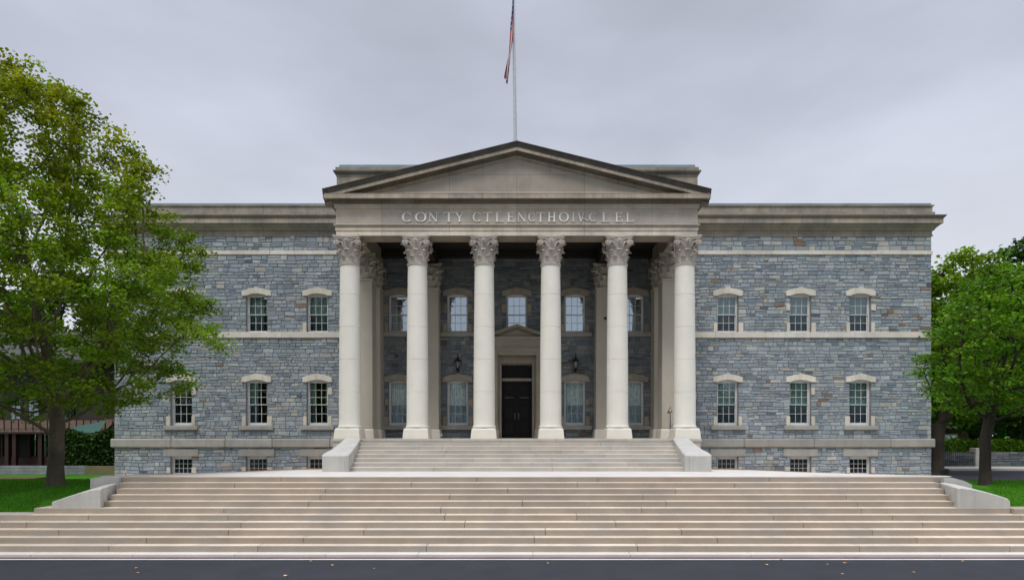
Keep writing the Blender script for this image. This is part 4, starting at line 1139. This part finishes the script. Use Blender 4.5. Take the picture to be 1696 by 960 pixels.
for (a,b) in ((-30,0),(14,34),(44,64),(100,125)):
    x0,x1=sx(a),sx(b); mb=MB(); mb.box(x0,x1,35.12,35.19,sz(697),sz(660)); wn=mb.build('upper_window',M['shopwall'],sh,o)
    mb=MB(); mb.box(x0+.08,(x0+x1)/2-.03,35.08,35.118,sz(695),sz(663)); mb.box((x0+x1)/2+.03,x1-.08,35.08,35.118,sz(695),sz(663)); p_=mb.build('pane',M['shopglass'],None,o); p_.parent=wn; p_.location=(0,0,0)
for (a) in (-10,30,42,84):
    mb=MB(); mb.box(sx(a)-.1,sx(a)+.1,34.2,34.4,1.0,sz(716)); mb.build('post',M['red'],sh,o)
ax0,ax1=sx(122),sx(196)
mb=MB(); mb.add([(ax0-.2,33.3,sz(716)),(ax1,33.3,sz(716)),(ax1,34.0,sz(697)),(ax0+1.9,34.0,sz(700)),(ax0-.2,33.3,sz(719)),(ax1,33.3,sz(719))],[(0,1,2,3),(4,5,1,0)]); mb.build('awning',M['teal'],sh,o)
mb=MB(); mb.box(-45,X(143,32),31.9,32.2,.95,sz(771,32)); tag(mb.build('garden_wall',M['blockwall'],None,(-30,32,1)),'low grey block wall behind the lawn on the left','wall')
mb=MB(); mb.box(X(143,32)+.01,X(196,32),31.85,32.2,.95,sz(771.5,32)); tag(mb.build('buff_wall',M['buff'],None,(-22,32,1)),'short buff wall between the block wall and the courthouse corner','wall')

# ================================================================== fallen leaves on the road
def fallen(px,py,s,k,lab=None):
    d=(EYE-.0)*F/(py-HY); x=X(px,d); r=random.Random(int(px)); a=r.uniform(0,pi)
    mb=MB(); P=[(-.5,0),(-.2,.4),(.15,.45),(.5,.05),(.2,-.4),(-.2,-.35)]
    vs=[(x+s*(u*cos(a)-v*sin(a)),d+s*(u*sin(a)+v*cos(a)),.008+s*.22*abs(v)) for u,v in P]
    mb.add(vs+[(x,d,.008)],[(6,i,(i+1)%6) for i in range(6)],k)
    o=mb.build('fallen_leaf',M['dryleaf'],None,(x,d,0.006))
    tag(o,lab or 'small dry leaf lying on the dark road','leaf','fallen leaves on the road')
fallen(506,922.5,.10,(1.3,1.1,.8),'tan leaf in the gutter left of the others')
for (px,py,s,k) in ((473,953,.10,(1.9,1.7,1.2)),(515,929,.07,(1.7,1.5,1.1)),(550,935.5,.08,(1.9,1.7,1.3)),(1270,934.5,.08,(1.9,1.8,1.5)),
      (1400,932,.12,(1.1,.7,.45)),(1294,926.5,.08,(1.5,1.0,.6)),(1416,922,.09,(1.5,1.2,.9)),(1513,947,.07,(1.7,1.6,1.4)),(1595,929,.07,(1.9,1.6,1.2)),(907,932,.07,(1.8,1.7,1.5)),
      (84,920,.07,(1.8,1.5,1.1)),(150,921.5,.08,(1.8,1.4,1.0)),(226,940,.07,(1.7,1.5,1.2)),(228,948,.07,(1.8,1.6,1.2)),(1370,934,.06,(1.6,1.5,1.2)),(1396,950,.07,(1.6,1.5,1.3)),(620,941,.06,(1.3,1.2,1.1)),(1605,921,.07,(1.4,1.0,.7))):
    fallen(px,py,s,k)

# ================================================================== CAMERA, SKY, SUN
sc=bpy.context.scene
cam=bpy.data.cameras.new('camera'); co=bpy.data.objects.new('camera',cam); C.objects.link(co); sc.camera=co
co.location=(0,0,EYE); co.rotation_euler=(R(90),0,0)
cam.sensor_width=36; cam.sensor_fit='HORIZONTAL'; cam.lens=F/1696*36; cam.shift_x=-8/1696; cam.shift_y=(HY-480)/1696; cam.clip_end=3000; cam.clip_start=.1
sun=bpy.data.lights.new('sun','SUN'); sun.energy=1.6; sun.angle=R(14); sun.color=(1,.955,.89)
so=bpy.data.objects.new('sun',sun); C.objects.link(so)
EL,AZ=R(60),R(-24)   # sun stands in front of the building, a little to the left
# direction to the sun
dx,dy,dz=sin(AZ)*cos(EL),-cos(AZ)*cos(EL),sin(EL)
from mathutils import Vector
so.rotation_euler=Vector((dx,dy,dz)).to_track_quat('Z','Y').to_euler()
w=bpy.data.worlds.new('World'); sc.world=w; w.use_nodes=True; nt=w.node_tree; nt.nodes.clear(); L=nt.links
out=nt.nodes.new('ShaderNodeOutputWorld')
sky=nt.nodes.new('ShaderNodeTexSky'); sky.sky_type='NISHITA'; sky.sun_disc=False; sky.sun_elevation=EL; sky.sun_rotation=math.atan2(dx,dy)
b1=nt.nodes.new('ShaderNodeBackground'); b1.inputs[1].default_value=.08; L.new(sky.outputs[0],b1.inputs[0])
tc=nt.nodes.new('ShaderNodeTexCoord'); mp=nt.nodes.new('ShaderNodeMapping'); mp.inputs['Scale'].default_value=(1.0,1.0,2.6); L.new(tc.outputs['Generated'],mp.inputs[0])
n1=noise(nt,mp.outputs[0],1.7,5,.48); n3=noise(nt,mp.outputs[0],5.5,6,.6)
sp=nt.nodes.new('ShaderNodeSeparateXYZ'); L.new(tc.outputs['Generated'],sp.inputs[0])
el=sp.outputs[2]
vis=mixc(nt,mapr(nt,el,.02,.44),(.86,.885,.935),(.555,.59,.69))
cl=mathn(nt,'ADD',mapr(nt,n1,.36,.66,-.5,.5),mapr(nt,n3,.3,.7,-.07,.07))
k1=mathn(nt,'ADD',mathn(nt,'MULTIPLY',cl,mapr(nt,el,.05,.35,.08,.31)),1.0)
cmbs=nt.nodes.new('ShaderNodeCombineXYZ')
for i in range(3): L.new(k1,cmbs.inputs[i])
vis=mixc(nt,1.0,vis,cmbs.outputs[0],'MULTIPLY')
top=mapr(nt,el,.58,.90,1.0,4.3)
b2=nt.nodes.new('ShaderNodeBackground'); L.new(vis,b2.inputs[0]); L.new(top,b2.inputs[1])
mx=nt.nodes.new('ShaderNodeMixShader'); mx.inputs[0].default_value=.92; L.new(b1.outputs[0],mx.inputs[1]); L.new(b2.outputs[0],mx.inputs[2]); L.new(mx.outputs[0],out.inputs[0])
sc.view_settings.view_transform='Standard'; sc.view_settings.look='None'; sc.view_settings.exposure=0; sc.view_settings.gamma=1
sc.render.resolution_x=1024; sc.render.resolution_y=579
